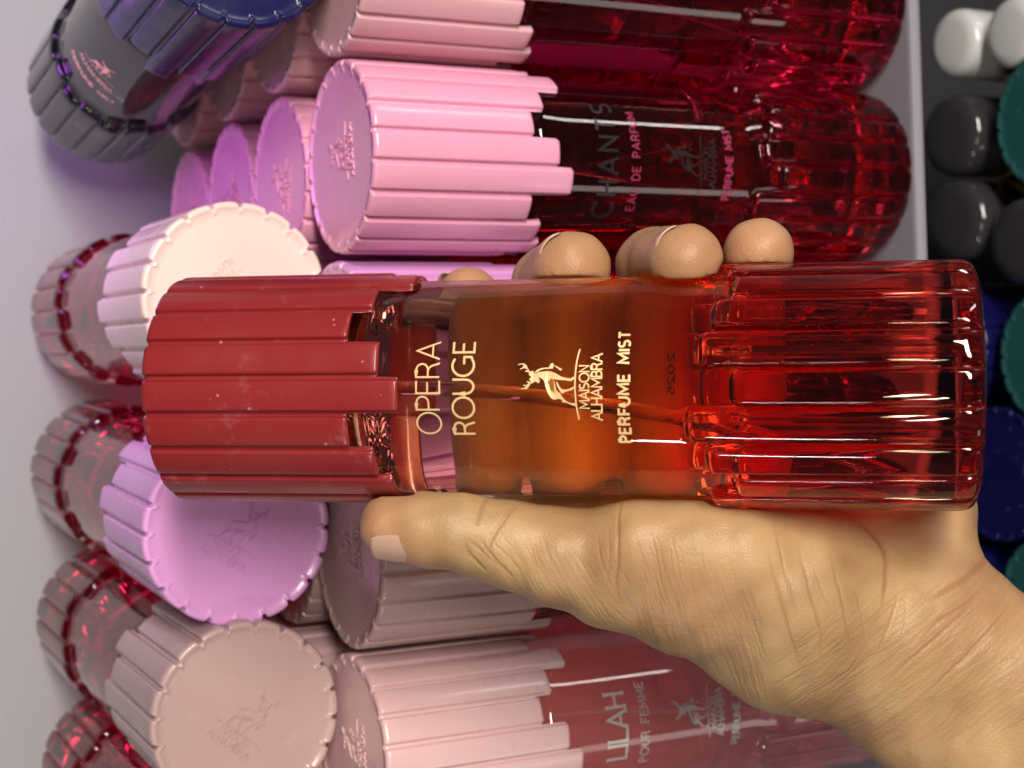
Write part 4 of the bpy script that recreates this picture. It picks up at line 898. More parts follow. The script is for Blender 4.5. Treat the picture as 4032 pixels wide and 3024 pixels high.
 ([(3.50, 9.37), (3.97, 9.07), (4.43, 8.82)], 0.015, 0.015),
 ([(4.68, 8.26), (4.94, 8.13), (5.20, 8.05)], 0.015, 0.018),
 ([(4.04, 9.51), (4.26, 9.42), (4.48, 9.32)], 0.014, 0.014),
 ([(3.62, 8.14), (4.08, 7.91), (4.54, 7.73)], 0.014, 0.019),
 ([(4.18, 9.35), (4.45, 9.20), (4.72, 8.98)], 0.015, 0.017),
 ([(4.22, 10.35), (4.50, 10.27), (4.77, 10.14)], 0.007, 0.015),
 ([(4.63, 8.72), (5.00, 8.44), (5.36, 8.21)], 0.013, 0.016),
 ([(3.40, 9.85), (3.79, 9.75), (4.13, 9.62)], 0.010, 0.017),
 ([(4.14, 9.15), (4.36, 9.03), (4.59, 8.94)], 0.009, 0.017),
 ([(4.05, 8.05), (4.51, 7.73), (4.97, 7.50)], 0.012, 0.018),
 ([(5.50, 0.57), (5.20, 0.04), (4.81, -0.46)], 0.019, 0.020),
 ([(8.11, 3.71), (7.62, 3.07), (7.24, 2.54)], 0.010, 0.021),
 ([(7.74, 2.38), (7.39, 1.80), (6.95, 1.24)], 0.015, 0.020),
 ([(7.96, 2.72), (7.50, 2.18), (6.98, 1.69)], 0.009, 0.021),
 ([(5.88, 0.89), (5.50, 0.42), (5.07, 0.03)], 0.020, 0.015),
 ([(7.03, 3.79), (6.58, 3.30), (6.18, 2.85)], 0.018, 0.018),
 ([(7.94, 2.54), (7.75, 2.33), (7.56, 2.03)], 0.015, 0.018),
 ([(8.63, 2.46), (8.06, 1.83), (7.60, 1.14)], 0.021, 0.017),
 ([(6.43, 3.92), (5.89, 3.31), (5.38, 2.75)], 0.017, 0.021),
 ([(6.98, -0.05), (6.49, -0.53), (5.97, -1.05)], 0.017, 0.018),
 ([(7.57, 1.47), (7.30, 1.19), (7.09, 0.81)], 0.022, 0.015),
 ([(6.40, -0.41), (6.23, -0.70), (6.15, -0.96)], 0.020, 0.016),
 ([(7.41, -0.99), (7.16, -1.29), (6.99, -1.54)], 0.009, 0.015),
 ([(5.41, -0.56), (5.09, -0.92), (4.77, -1.28)], 0.014, 0.021),
 ([(7.17, 2.67), (6.58, 1.95), (6.03, 1.30)], 0.020, 0.020),
 ([(6.29, 2.04), (6.05, 1.76), (5.83, 1.55)], 0.013, 0.015),
 ([(8.33, 2.95), (8.14, 2.65), (7.95, 2.35)], 0.014, 0.015),
 ([(7.75, -0.18), (7.39, -0.67), (6.94, -1.22)], 0.011, 0.015),
 ([(7.94, 0.80), (7.39, 0.42), (6.87, -0.03)], 0.022, 0.020),
 ([(5.32, 0.20), (4.60, -0.35), (3.98, -0.91)], 0.019, 0.021),
 ([(7.52, 4.42), (6.94, 3.64), (6.39, 2.93)], 0.022, 0.020),
 ([(6.92, -0.63), (6.65, -0.93), (6.37, -1.19)], 0.015, 0.018),
 ([(6.26, 2.92), (5.69, 2.13), (5.12, 1.45)], 0.017, 0.016),
 ([(6.97, 3.74), (6.42, 3.10), (5.80, 2.42)], 0.012, 0.020),
 ([(6.97, 3.17), (6.73, 2.92), (6.47, 2.65)], 0.011, 0.016),
 ([(8.31, 2.33), (8.12, 2.11), (7.85, 1.87)], 0.016, 0.016),
 ([(4.68, -1.44), (4.41, -1.72), (4.18, -1.92)], 0.012, 0.020),
 ([(5.87, 4.07), (5.39, 3.53), (4.90, 2.91)], 0.010, 0.018),
 ([(6.04, -0.50), (5.77, -0.83), (5.55, -1.25)], 0.013, 0.018),
 ([(7.57, 2.75), (7.31, 2.33), (7.08, 2.00)], 0.011, 0.015),
 ([(6.52, 3.97), (6.05, 3.16), (5.50, 2.45)], 0.019, 0.016),
 ([(7.03, 2.39), (6.69, 2.08), (6.41, 1.73)], 0.011, 0.019),
 ([(6.45, 1.00), (6.16, 0.55), (5.79, 0.00)], 0.014, 0.016),
 ([(6.96, -1.05), (6.67, -1.41), (6.39, -1.87)], 0.014, 0.017),
 ([(7.60, 3.73), (7.34, 3.40), (7.01, 3.03)], 0.014, 0.015),
 ([(5.53, 2.81), (5.27, 2.28), (4.92, 1.84)], 0.017, 0.015),
 ([(6.14, 2.98), (5.79, 2.56), (5.47, 2.14)], 0.017, 0.020),
 ([(7.24, 2.03), (6.97, 1.67), (6.67, 1.31)], 0.009, 0.018),
 ([(5.66, 1.39), (5.34, 1.09), (5.07, 0.74)], 0.015, 0.017),
 ([(6.29, 2.27), (6.07, 1.92), (5.82, 1.58)], 0.009, 0.018),
 ([(9.07, 2.85), (8.34, 2.20), (7.69, 1.52)], 0.020, 0.020),
 ([(7.21, 0.14), (6.53, -0.52), (5.81, -1.17)], 0.017, 0.020),
 ([(5.50, -0.57), (5.32, -0.89), (5.07, -1.24)], 0.020, 0.019),
 ([(7.32, 1.20), (7.03, 0.86), (6.83, 0.57)], 0.021, 0.018),
 ([(6.06, 2.94), (5.74, 2.38), (5.35, 1.74)], 0.014, 0.017),
 ([(6.86, 0.18), (6.47, -0.23), (6.09, -0.68)], 0.008, 0.016),
 ([(4.92, -0.51), (4.71, -0.75), (4.49, -0.97)], 0.018, 0.016),
 ([(4.86, 0.26), (4.39, -0.42), (3.88, -1.13)], 0.012, 0.019),
 ([(7.33, 2.14), (7.01, 1.81), (6.63, 1.43)], 0.021, 0.016),
 ([(8.90, 3.69), (8.42, 2.89), (7.89, 2.03)], 0.021, 0.016),
 ([(5.81, 0.19), (5.38, -0.45), (4.92, -1.17)], 0.018, 0.016),
 ([(5.98, 4.03), (5.71, 3.63), (5.40, 3.32)], 0.021, 0.019),
 ([(7.34, 3.80), (6.61, 3.14), (5.84, 2.55)], 0.019, 0.020),
 ([(5.15, 1.91), (4.93, 1.52), (4.75, 1.04)], 0.016, 0.016),
 ([(5.69, 2.95), (5.37, 2.46), (5.14, 2.06)], 0.012, 0.015),
 ([(6.75, -0.75), (6.24, -1.34), (5.84, -1.86)], 0.021, 0.016),
 ([(6.44, 0.98), (5.97, 0.38), (5.45, -0.26)], 0.014, 0.015),
 ([(7.27, 2.29), (6.93, 1.89), (6.52, 1.52)], 0.017, 0.020),
 ([(8.61, 2.95), (8.04, 2.25), (7.41, 1.46)], 0.020, 0.019),
 ([(6.80, 1.30), (6.63, 1.03), (6.36, 0.77)], 0.011, 0.018),
 ([(6.80, -0.49), (6.50, -0.91), (6.14, -1.25)], 0.014, 0.019),
 ([(6.20, -0.14), (5.56, -0.65), (4.98, -1.18)], 0.008, 0.019),
 ([(4.72, -0.10), (4.51, -0.36), (4.36, -0.57)], 0.016, 0.018),
 ([(8.30, 2.37), (7.91, 1.94), (7.49, 1.52)], 0.014, 0.015),
 ([(7.00, -0.89), (6.62, -1.41), (6.33, -1.96)], 0.016, 0.020),
 ([(9.06, 3.80), (8.73, 3.33), (8.35, 2.97)], 0.012, 0.015),
 ([(7.99, -0.38), (7.56, -1.10), (7.07, -1.75)], 0.020, 0.016),
 ([(7.93, -0.20), (7.50, -0.68), (7.13, -1.26)], 0.017, 0.017),
 ([(6.87, -0.70), (6.38, -1.26), (5.82, -1.77)], 0.021, 0.016),
 ([(8.33, 1.31), (8.06, 1.13), (7.86, 0.85)], 0.018, 0.016),
 ([(7.91, 0.49), (7.29, -0.10), (6.64, -0.63)], 0.020, 0.020),
 ([(7.98, 0.94), (7.52, 0.49), (7.10, -0.03)], 0.021, 0.016),
 ([(8.28, 1.82), (7.73, 1.25), (7.27, 0.68)], 0.011, 0.015),
 ([(6.66, 1.13), (6.45, 0.86), (6.32, 0.62)], 0.013, 0.014),
 ([(5.77, 2.01), (5.25, 1.22), (4.77, 0.43)], 0.020, 0.016),
 ([(7.65, 1.66), (6.86, 0.98), (6.17, 0.35)], 0.014, 0.021),
 ([(5.72, -0.63), (5.55, -0.86), (5.29, -1.16)], 0.012, 0.019),
 ([(5.78, 0.40), (5.27, -0.02), (4.82, -0.42)], 0.015, 0.018),
 ([(5.28, -1.15), (5.12, -1.46), (4.88, -1.78)], 0.011, 0.018),
 ([(5.83, 1.69), (5.44, 1.24), (5.08, 0.78)], 0.019, 0.021),
 ([(5.19, -1.15), (4.80, -1.49), (4.49, -1.91)], 0.021, 0.018),
 ([(5.73, 2.16), (5.19, 1.40), (4.61, 0.75)], 0.021, 0.018),
 ([(5.95, 2.50), (5.57, 2.19), (5.29, 1.79)], 0.021, 0.020),
 ([(5.91, -0.26), (5.53, -0.68), (5.10, -1.09)], 0.012, 0.018),
 ([(7.92, 1.17), (7.51, 0.77), (7.18, 0.45)], 0.017, 0.015),
 ([(7.43, 2.64), (7.22, 2.39), (7.00, 2.13)], 0.013, 0.019),
 ([(5.73, -0.24), (5.22, -0.86), (4.70, -1.46)], 0.018, 0.019),
 ([(7.72, 3.05), (7.34, 2.39), (6.89, 1.72)], 0.012, 0.018),
 ([(6.95, 1.01), (6.70, 0.70), (6.46, 0.39)], 0.018, 0.020),
 ([(5.40, -0.90), (4.86, -1.61), (4.32, -2.31)], 0.009, 0.020),
 ([(6.39, 3.00), (6.08, 2.64), (5.76, 2.25)], 0.013, 0.019),
 ([(7.67, -0.94), (7.33, -1.33), (6.93, -1.68)], 0.018, 0.017),
 ([(8.22, 3.46), (7.82, 2.88), (7.36, 2.23)], 0.021, 0.021),
 ([(8.30, 3.88), (7.69, 3.33), (7.06, 2.71)], 0.011, 0.016),
 ([(6.83, 4.55), (6.34, 3.73), (5.92, 3.01)], 0.020, 0.020),
 ([(5.89, 0.56), (5.66, 0.25), (5.46, -0.07)], 0.012, 0.019),
 ([(5.63, 0.64), (5.45, 0.30), (5.24, -0.01)], 0.021, 0.019),
 ([(7.86, 1.99), (7.35, 1.43), (6.90, 0.84)], 0.013, 0.019),
 ([(5.90, 0.12), (5.46, -0.32), (4.96, -0.76)], 0.020, 0.014),
 ([(5.34, -0.83), (4.66, -1.55), (4.05, -2.18)], 0.012, 0.015),
 ([(7.38, -0.49), (6.73, -1.22), (6.11, -1.89)], 0.013, 0.017),
 ([(5.92, 0.50), (5.57, -0.05), (5.17, -0.58)], 0.015, 0.017),
 ([(6.78, 1.35), (6.23, 0.82), (5.70, 0.19)], 0.020, 0.018),
 ([(8.32, 0.96), (7.72, 0.35), (7.17, -0.30)], 0.016, 0.016),
 ([(5.22, 0.95), (4.90, 0.57), (4.54, 0.11)], 0.011, 0.020),
 ([(8.00, 0.98), (7.59, 0.46), (7.24, -0.06)], 0.009, 0.021),
 ([(5.91, 3.48), (5.43, 2.63), (4.91, 1.87)], 0.012, 0.016),
 ([(7.11, 0.54), (6.85, 0.23), (6.59, -0.12)], 0.009, 0.020),
 ([(5.45, 0.72), (5.07, 0.20), (4.63, -0.34)], 0.014, 0.019),
 ([(9.04, 3.20), (8.51, 2.60), (8.09, 2.02)], 0.013, 0.014),
 ([(5.70, 1.76), (5.43, 1.44), (5.16, 1.08)], 0.010, 0.018),
 ([(7.21, -0.73), (6.58, -1.37), (5.93, -2.08)], 0.011, 0.021),
 ([(7.77, 1.73), (7.25, 1.08), (6.67, 0.50)], 0.014, 0.014),
 ([(8.72, 4.40), (8.21, 3.83), (7.67, 3.23)], 0.019, 0.014),
 ([(8.36, 0.35), (7.69, -0.29), (7.11, -0.90)], 0.019, 0.019),
 ([(5.26, 1.93), (5.08, 1.62), (4.81, 1.29)], 0.015, 0.020),
 ([(6.31, 3.21), (6.03, 2.87), (5.79, 2.51)], 0.018, 0.017),
 ([(7.24, -0.47), (6.57, -1.02), (5.93, -1.57)], 0.014, 0.021),
 ([(6.52, -1.00), (6.04, -1.39), (5.59, -1.77)], 0.010, 0.017),
 ([(5.68, 0.23), (5.37, -0.09), (5.05, -0.41)], 0.008, 0.014),
 ([(7.73, 2.19), (7.38, 1.83), (6.98, 1.41)], 0.011, 0.021),
 ([(5.83, 2.49), (5.65, 2.28), (5.48, 2.06)], 0.019, 0.019),
 ([(5.45, 1.55), (4.87, 0.86), (4.27, 0.12)], 0.017, 0.016),
 ([(5.60, 2.96), (5.07, 2.43), (4.63, 1.95)], 0.011, 0.019),
 ([(5.51, 0.66), (4.97, -0.08), (4.33, -0.86)], 0.014, 0.018),
 ([(7.10, -1.27), (6.87, -1.55), (6.71, -1.91)], 0.010, 0.020),
 ([(6.60, 1.28), (6.30, 0.82), (6.02, 0.41)], 0.020, 0.020),
 ([(7.02, -0.67), (6.81, -0.95), (6.53, -1.25)], 0.013, 0.018),
 ([(8.27, 3.16), (7.94, 2.77), (7.72, 2.31)], 0.014, 0.017),
 ([(7.26, 3.86), (6.68, 3.25), (6.02, 2.73)], 0.019, 0.015),
 ([(6.65, 2.06), (6.48, 1.81), (6.28, 1.63)], 0.012, 0.016),
 ([(5.63, 1.58), (5.45, 1.37), (5.32, 1.14)], 0.012, 0.020),
 ([(5.98, -0.07), (5.83, -0.24), (5.63, -0.48)], 0.021, 0.016),
 ([(8.09, 1.35), (7.68, 0.85), (7.35, 0.32)], 0.008, 0.020),
 ([(5.42, -0.14), (4.95, -0.65), (4.44, -1.18)], 0.015, 0.015),
 ([(7.10, 0.89), (6.86, 0.74), (6.66, 0.50)], 0.018, 0.021),
 ([(8.26, 2.00), (7.76, 1.35), (7.27, 0.79)], 0.015, 0.019),
 ([(7.29, 3.54), (6.84, 3.08), (6.36, 2.64)], 0.012, 0.017),
 ([(5.76, 1.87), (5.13, 1.30), (4.54, 0.73)], 0.014, 0.017),
 ([(8.66, 2.81), (8.35, 2.42), (8.00, 1.97)], 0.008, 0.016),
 ([(7.85, 1.03), (7.45, 0.80), (7.07, 0.47)], 0.015, 0.021),
 ([(6.10, 2.23), (5.73, 1.90), (5.44, 1.56)], 0.021, 0.018),
 ([(5.87, 0.30), (5.34, -0.28), (4.86, -0.76)], 0.018, 0.021),
 ([(8.32, 1.73), (8.03, 1.30), (7.65, 0.86)], 0.016, 0.014),
 ([(7.48, 3.42), (7.12, 3.10), (6.69, 2.74)], 0.013, 0.015),
 ([(8.33, 2.19), (7.66, 1.52), (7.05, 0.86)], 0.015, 0.016),
 ([(5.16, 2.04), (4.97, 1.88), (4.75, 1.68)], 0.009, 0.020),
 ([(7.38, 0.91), (7.08, 0.46), (6.71, -0.00)], 0.012, 0.015),
 ([(8.81, 3.61), (8.45, 3.33), (8.11, 2.96)], 0.019, 0.016),
 ([(8.67, 2.19), (8.00, 1.50), (7.44, 0.88)], 0.022, 0.018),
 ([(8.88, 3.36), (8.64, 3.13), (8.41, 2.82)], 0.017, 0.018),
 ([(5.17, -0.10), (4.72, -0.68), (4.18, -1.29)], 0.017, 0.019),
 ([(8.74, 3.55), (8.40, 3.16), (8.10, 2.83)], 0.015, 0.018),
 ([(5.90, 2.91), (5.52, 2.49), (5.10, 2.12)], 0.011, 0.019),
 ([(6.99, -0.57), (6.64, -0.81), (6.34, -1.00)], 0.018, 0.018),
 ([(6.30, 0.88), (5.77, 0.36), (5.27, -0.18)], 0.013, 0.019),
 ([(5.43, -0.69), (5.19, -0.91), (5.04, -1.16)], 0.020, 0.017),
 ([(8.43, 3.98), (7.97, 3.53), (7.45, 3.14)], 0.020, 0.020),
 ([(8.06, 2.24), (7.64, 1.73), (7.30, 1.25)], 0.020, 0.015),
 ([(8.04, 1.39), (7.51, 0.66), (7.01, 0.02)], 0.009, 0.021),
 ([(8.30, 2.67), (8.02, 2.19), (7.68, 1.73)], 0.016, 0.015),
 ([(5.61, 1.54), (5.00, 0.92), (4.43, 0.25)], 0.016, 0.016),
 ([(7.14, -0.69), (6.90, -1.11), (6.63, -1.52)], 0.013, 0.018),
 ([(8.05, 0.94), (7.66, 0.54), (7.33, 0.20)], 0.012, 0.016),
 ([(4.71, -0.92), (4.44, -1.33), (4.25, -1.70)], 0.013, 0.019),
 ([(6.23, 3.77), (5.61, 3.16), (5.08, 2.46)], 0.011, 0.020),
 ([(6.86, 2.44), (6.42, 1.97), (6.00, 1.44)], 0.017, 0.015),
 ([(6.98, 1.69), (6.74, 1.47), (6.59, 1.21)], 0.021, 0.014),
 ([(7.59, 3.38), (7.34, 2.98), (7.09, 2.67)], 0.013, 0.015),
 ([(7.90, 1.82), (7.42, 1.17), (6.94, 0.58)], 0.021, 0.017),
 ([(8.36, 1.55), (7.92, 0.80), (7.53, 0.11)], 0.014, 0.019),
 ([(6.55, 2.28), (6.10, 1.84), (5.69, 1.30)], 0.022, 0.016),
 ([(4.61, -0.25), (4.39, -0.68), (4.07, -1.03)], 0.012, 0.015),
 ([(7.26, -0.77), (6.81, -1.21), (6.46, -1.72)], 0.018, 0.019),
 ([(6.20, 1.64), (5.92, 1.26), (5.66, 0.90)], 0.013, 0.016),
 ([(7.99, 0.47), (7.73, 0.16), (7.44, -0.09)], 0.011, 0.015),
 ([(5.04, -0.58), (4.73, -0.79), (4.53, -1.02)], 0.012, 0.018),
 ([(5.90, 1.83), (5.25, 1.20), (4.66, 0.60)], 0.012, 0.016),
 ([(7.79, 4.22), (7.51, 3.84), (7.27, 3.44)], 0.013, 0.017),
 ([(6.98, 4.10), (6.76, 3.71), (6.48, 3.24)], 0.018, 0.017),
 ([(8.26, 3.91), (7.89, 3.55), (7.47, 3.14)], 0.016, 0.016),
 ([(5.66, -0.28), (5.47, -0.52), (5.26, -0.86)], 0.012, 0.015),
 ([(8.41, 4.00), (8.03, 3.64), (7.71, 3.35)], 0.021, 0.018),
 ([(7.59, -0.43), (7.39, -0.83), (7.10, -1.25)], 0.012, 0.015),
 ([(7.64, 4.11), (7.34, 3.74), (7.00, 3.35)], 0.017, 0.020),
 ([(8.13, 0.99), (7.52, 0.21), (6.90, -0.48)], 0.014, 0.018),
 ([(6.37, 3.20), (6.06, 2.71), (5.65, 2.14)], 0.013, 0.017),
 ([(7.42, 2.56), (6.87, 1.90), (6.30, 1.32)], 0.021, 0.017),
 ([(6.59, 1.94), (5.91, 1.20), (5.29, 0.53)], 0.009, 0.017),
 ([(6.64, 1.60), (6.33, 1.30), (6.06, 0.97)], 0.010, 0.018),
 ([(6.44, 3.31), (5.74, 2.62), (5.13, 1.94)], 0.008, 0.018),
 ([(4.74, -0.94), (4.35, -1.43), (4.07, -1.86)], 0.016, 0.016),
 ([(7.77, 0.35), (7.20, -0.35), (6.61, -1.00)], 0.012, 0.015),
 ([(6.56, 1.68), (6.20, 1.19), (5.89, 0.80)], 0.020, 0.015),
 ([(6.31, 0.45), (5.98, 0.04), (5.67, -0.41)], 0.011, 0.020),
 ([(7.12, 0.59), (6.57, 0.05), (6.13, -0.56)], 0.009, 0.020),
 ([(8.37, 1.57), (8.09, 1.13), (7.82, 0.75)], 0.015, 0.016),
 ([(8.91, 3.24), (8.20, 2.59), (7.57, 1.92)], 0.020, 0.017),
 ([(6.02, -0.06), (5.78, -0.34), (5.62, -0.54)], 0.013, 0.014),
 ([(7.58, 2.95), (7.33, 2.72), (7.18, 2.42)], 0.008, 0.018),
 ([(8.06, 3.33), (7.70, 2.60), (7.39, 1.97)], 0.019, 0.019),
 ([(8.08, 3.10), (7.93, 2.85), (7.71, 2.65)], 0.017, 0.019),
 ([(6.12, 0.46), (5.96, 0.16), (5.72, -0.08)], 0.022, 0.016),
 ([(7.45, -0.91), (7.22, -1.11), (7.07, -1.29)], 0.009, 0.017),
 ([(5.33, 0.33), (5.03, -0.04), (4.81, -0.48)], 0.008, 0.016),
 ([(5.22, -1.03), (4.74, -1.64), (4.20, -2.22)], 0.019, 0.014),
 ([(8.33, 2.61), (7.84, 2.02), (7.37, 1.50)], 0.019, 0.018),
 ([(6.92, 2.12), (6.79, 1.86), (6.57, 1.68)], 0.017, 0.019),
 ([(6.12, 0.13), (5.94, -0.28), (5.70, -0.61)], 0.010, 0.016),
 ([(7.40, 3.16), (7.00, 2.32), (6.59, 1.51)], 0.014, 0.015),
 ([(8.99, 3.19), (8.41, 2.45), (7.93, 1.67)], 0.008, 0.014),
 ([(8.92, 3.36), (8.51, 2.81), (8.17, 2.20)], 0.008, 0.014),
 ([(6.66, 3.45), (6.37, 3.20), (6.16, 2.87)], 0.019, 0.016),
 ([(6.10, 0.87), (5.51, 0.40), (4.97, -0.16)], 0.020, 0.016),
 ([(5.46, 0.59), (5.28, 0.36), (5.09, 0.03)], 0.014, 0.017),
 ([(7.78, 0.05), (7.43, -0.33), (7.03, -0.75)], 0.019, 0.018),
 ([(6.13, 1.11), (5.70, 0.46), (5.37, -0.23)], 0.020, 0.018),
 ([(7.32, 0.07), (6.90, -0.58), (6.41, -1.25)], 0.017, 0.017),
 ([(5.79, 3.31), (5.58, 2.95), (5.27, 2.62)], 0.016, 0.019),
 ([(8.32, 4.37), (7.83, 3.86), (7.38, 3.42)], 0.017, 0.018),
 ([(6.43, 0.11), (5.85, -0.49), (5.23, -1.09)], 0.015, 0.021),
 ([(6.26, -0.72), (5.87, -1.29), (5.41, -1.93)], 0.017, 0.014),
 ([(8.86, 4.59), (8.37, 3.92), (7.88, 3.21)], 0.021, 0.018),
 ([(6.28, 3.95), (6.13, 3.65), (5.90, 3.42)], 0.021, 0.017),
 ([(5.47, 2.48), (5.23, 2.13), (4.94, 1.76)], 0.020, 0.017),
 ([(5.61, -0.38), (5.26, -0.72), (4.98, -1.01)], 0.009, 0.021),
 ([(6.76, 1.84), (6.14, 1.21), (5.61, 0.65)], 0.020, 0.017),
 ([(5.13, 1.97), (4.91, 1.73), (4.77, 1.47)], 0.017, 0.021),
 ([(8.00, 2.87), (7.67, 2.29), (7.26, 1.71)], 0.010, 0.019),
 ([(5.60, 1.27), (5.39, 0.87), (5.15, 0.56)], 0.015, 0.018),
 ([(6.73, -0.59), (6.43, -0.89), (6.09, -1.12)], 0.017, 0.016),
 ([(6.71, -1.26), (6.49, -1.59), (6.28, -1.86)], 0.009, 0.020),
 ([(6.75, 2.92), (6.62, 2.61), (6.40, 2.36)], 0.020, 0.019),
 ([(8.37, 1.98), (8.11, 1.67), (7.83, 1.32)], 0.013, 0.018),
 ([(6.28, 3.49), (6.09, 3.23), (5.96, 3.04)], 0.011, 0.019),
 ([(8.51, 3.32), (8.09, 2.87), (7.63, 2.34)], 0.022, 0.016),
 ([(7.17, 1.48), (6.56, 0.78), (5.90, 0.07)], 0.014, 0.018),
 ([(4.87, 0.92), (4.68, 0.66), (4.51, 0.48)], 0.014, 0.018),
 ([(7.63, -0.07), (7.46, -0.32), (7.23, -0.56)], 0.015, 0.017),
 ([(7.19, -0.20), (6.58, -0.90), (6.02, -1.59)], 0.018, 0.017),
 ([(6.50, 4.71), (5.91, 3.91), (5.28, 3.17)], 0.009, 0.021),
 ([(7.44, 3.56), (6.93, 2.94), (6.46, 2.32)], 0.015, 0.018),
 ([(7.75, -0.71), (7.14, -1.41), (6.45, -2.12)], 0.021, 0.016),
 ([(5.70, -0.27), (5.57, -0.51), (5.37, -0.76)], 0.015, 0.020),
 ([(7.29, -0.47), (6.93, -0.82), (6.66, -1.16)], 0.013, 0.020),
 ([(8.10, -0.14), (7.65, -0.66), (7.27, -1.16)], 0.015, 0.020),
 ([(8.22, 2.36), (7.86, 1.95), (7.58, 1.63)], 0.009, 0.018),
 ([(7.10, -0.02), (6.74, -0.48), (6.45, -0.90)], 0.013, 0.016),
 ([(5.48, 2.99), (5.28, 2.65), (5.05, 2.27)], 0.013, 0.020),
 ([(8.69, 4.62), (8.12, 3.87), (7.53, 3.14)], 0.022, 0.015),
 ([(7.50, 4.07), (7.06, 3.40), (6.63, 2.73)], 0.020, 0.014),
 ([(5.37, 0.88), (4.87, 0.22), (4.31, -0.47)], 0.012, 0.018),
 ([(8.33, 1.54), (8.05, 1.07), (7.67, 0.54)], 0.013, 0.015),
 ([(8.23, 3.47), (7.68, 2.74), (7.04, 2.03)], 0.011, 0.020),
 ([(5.28, -0.16), (5.12, -0.42), (4.92, -0.68)], 0.011, 0.016),
 ([(5.92, 2.46), (5.50, 2.01), (5.13, 1.59)], 0.010, 0.019),
 ([(8.76, 4.01), (8.24, 3.42), (7.83, 2.90)], 0.019, 0.018),
 ([(5.67, 0.60), (5.17, 0.03), (4.66, -0.58)], 0.022, 0.018),
 ([(6.45, 3.42), (6.06, 3.03), (5.65, 2.61)], 0.013, 0.017),
 ([(8.53, 2.59), (8.27, 2.15), (7.98, 1.68)], 0.011, 0.015),
 ([(7.99, 1.81), (7.63, 1.39), (7.32, 0.99)], 0.015, 0.018),
 ([(7.12, 4.35), (6.53, 3.75), (5.89, 3.09)], 0.009, 0.017),
 ([(7.26, 1.71), (7.08, 1.48), (6.90, 1.33)], 0.020, 0.018),
 ([(4.95, -1.00), (4.32, -1.60), (3.74, -2.24)], 0.015, 0.017),
 ([(7.73, -1.07), (7.21, -1.65), (6.73, -2.23)], 0.011, 0.015),
 ([(6.33, 2.67), (6.14, 2.44), (5.86, 2.17)], 0.020, 0.018),
 ([(7.52, -1.22), (7.34, -1.45), (7.06, -1.67)], 0.008, 0.019),
 ([(5.76, 0.05), (5.19, -0.59), (4.70, -1.16)], 0.017, 0.017),
 ([(5.36, 0.11), (4.86, -0.43), (4.40, -0.98)], 0.014, 0.015),
 ([(5.86, -1.20), (5.51, -1.65), (5.08, -2.12)], 0.010, 0.021),
 ([(8.55, 3.31), (8.17, 2.81), (7.85, 2.38)], 0.019, 0.019),
 ([(8.05, -0.47), (7.58, -1.09), (7.04, -1.77)], 0.009, 0.020),
 ([(4.82, -1.06), (4.66, -1.29), (4.44, -1.48)], 0.021, 0.018),
 ([(7.83, -0.16), (7.41, -0.80), (6.90, -1.47)], 0.014, 0.020),
 ([(6.79, 1.93), (6.59, 1.75), (6.35, 1.56)], 0.015, 0.019),
 ([(5.56, 1.27), (5.16, 0.93), (4.84, 0.62)], 0.021, 0.014),
 ([(8.16, 1.32), (7.62, 0.71), (7.10, 0.14)], 0.009, 0.015),
 ([(4.91, 0.49), (4.57, 0.10), (4.29, -0.20)], 0.020, 0.014),
 ([(5.73, 3.47), (5.35, 2.75), (4.93, 2.09)], 0.010, 0.017),
 ([(8.49, 4.21), (8.21, 3.76), (7.85, 3.32)], 0.022, 0.018),
 ([(8.48, 2.39), (7.95, 1.68), (7.32, 1.07)], 0.021, 0.017),
 ([(8.60, 3.30), (8.28, 3.00), (7.99, 2.72)], 0.020, 0.017),
 ([(8.37, 2.37), (7.85, 1.82), (7.29, 1.20)], 0.015, 0.020),
 ([(5.34, 1.74), (4.98, 1.30), (4.57, 0.81)], 0.019, 0.020),
 ([(7.52, 3.62), (7.26, 3.30), (6.96, 3.01)], 0.011, 0.018),
 ([(5.75, 3.60), (5.44, 3.28), (5.15, 2.87)], 0.018, 0.020),
 ([(7.19, 3.05), (6.75, 2.45), (6.24, 1.83)], 0.013, 0.019),
 ([(6.63, 3.44), (6.26, 3.12), (5.96, 2.75)], 0.014, 0.020),
 ([(8.21, 0.58), (7.87, 0.20), (7.60, -0.18)], 0.019, 0.017),
 ([(7.54, 4.13), (7.12, 3.74), (6.73, 3.28)], 0.017, 0.021),
 ([(5.65, 0.71), (5.47, 0.50), (5.30, 0.27)], 0.012, 0.015),
 ([(7.90, -0.74), (7.37, -1.34), (6.82, -1.85)], 0.018, 0.017),
 ([(7.93, 0.75), (7.44, 0.19), (6.89, -0.39)], 0.021, 0.016),
 ([(5.46, 3.35), (5.20, 3.01), (5.00, 2.60)], 0.010, 0.016),
 ([(8.78, 3.17), (8.55, 2.99), (8.27, 2.79)], 0.012, 0.014),
 ([(8.80, 3.97), (8.57, 3.74), (8.40, 3.51)], 0.017, 0.017),
 ([(5.52, -0.21), (5.00, -0.69), (4.58, -1.08)], 0.020, 0.017),
 ([(6.71, -1.33), (6.39, -1.70), (6.16, -2.00)], 0.015, 0.019),
 ([(6.01, 3.62), (5.37, 2.97), (4.80, 2.33)], 0.020, 0.017),
 ([(8.93, 3.10), (8.22, 2.46), (7.42, 1.79)], 0.010, 0.020),
 ([(5.78, 1.04), (5.45, 0.61), (5.14, 0.16)], 0.017, 0.016),
 ([(7.71, 4.09), (7.01, 3.49), (6.36, 2.85)], 0.021, 0.015),
 ([(5.39, -1.16), (5.12, -1.47), (4.90, -1.79)], 0.010, 0.014),
 ([(7.21, 0.37), (7.01, -0.05), (6.76, -0.48)], 0.018, 0.019),
 ([(5.55, -0.49), (4.97, -1.26), (4.44, -2.00)], 0.014, 0.020),
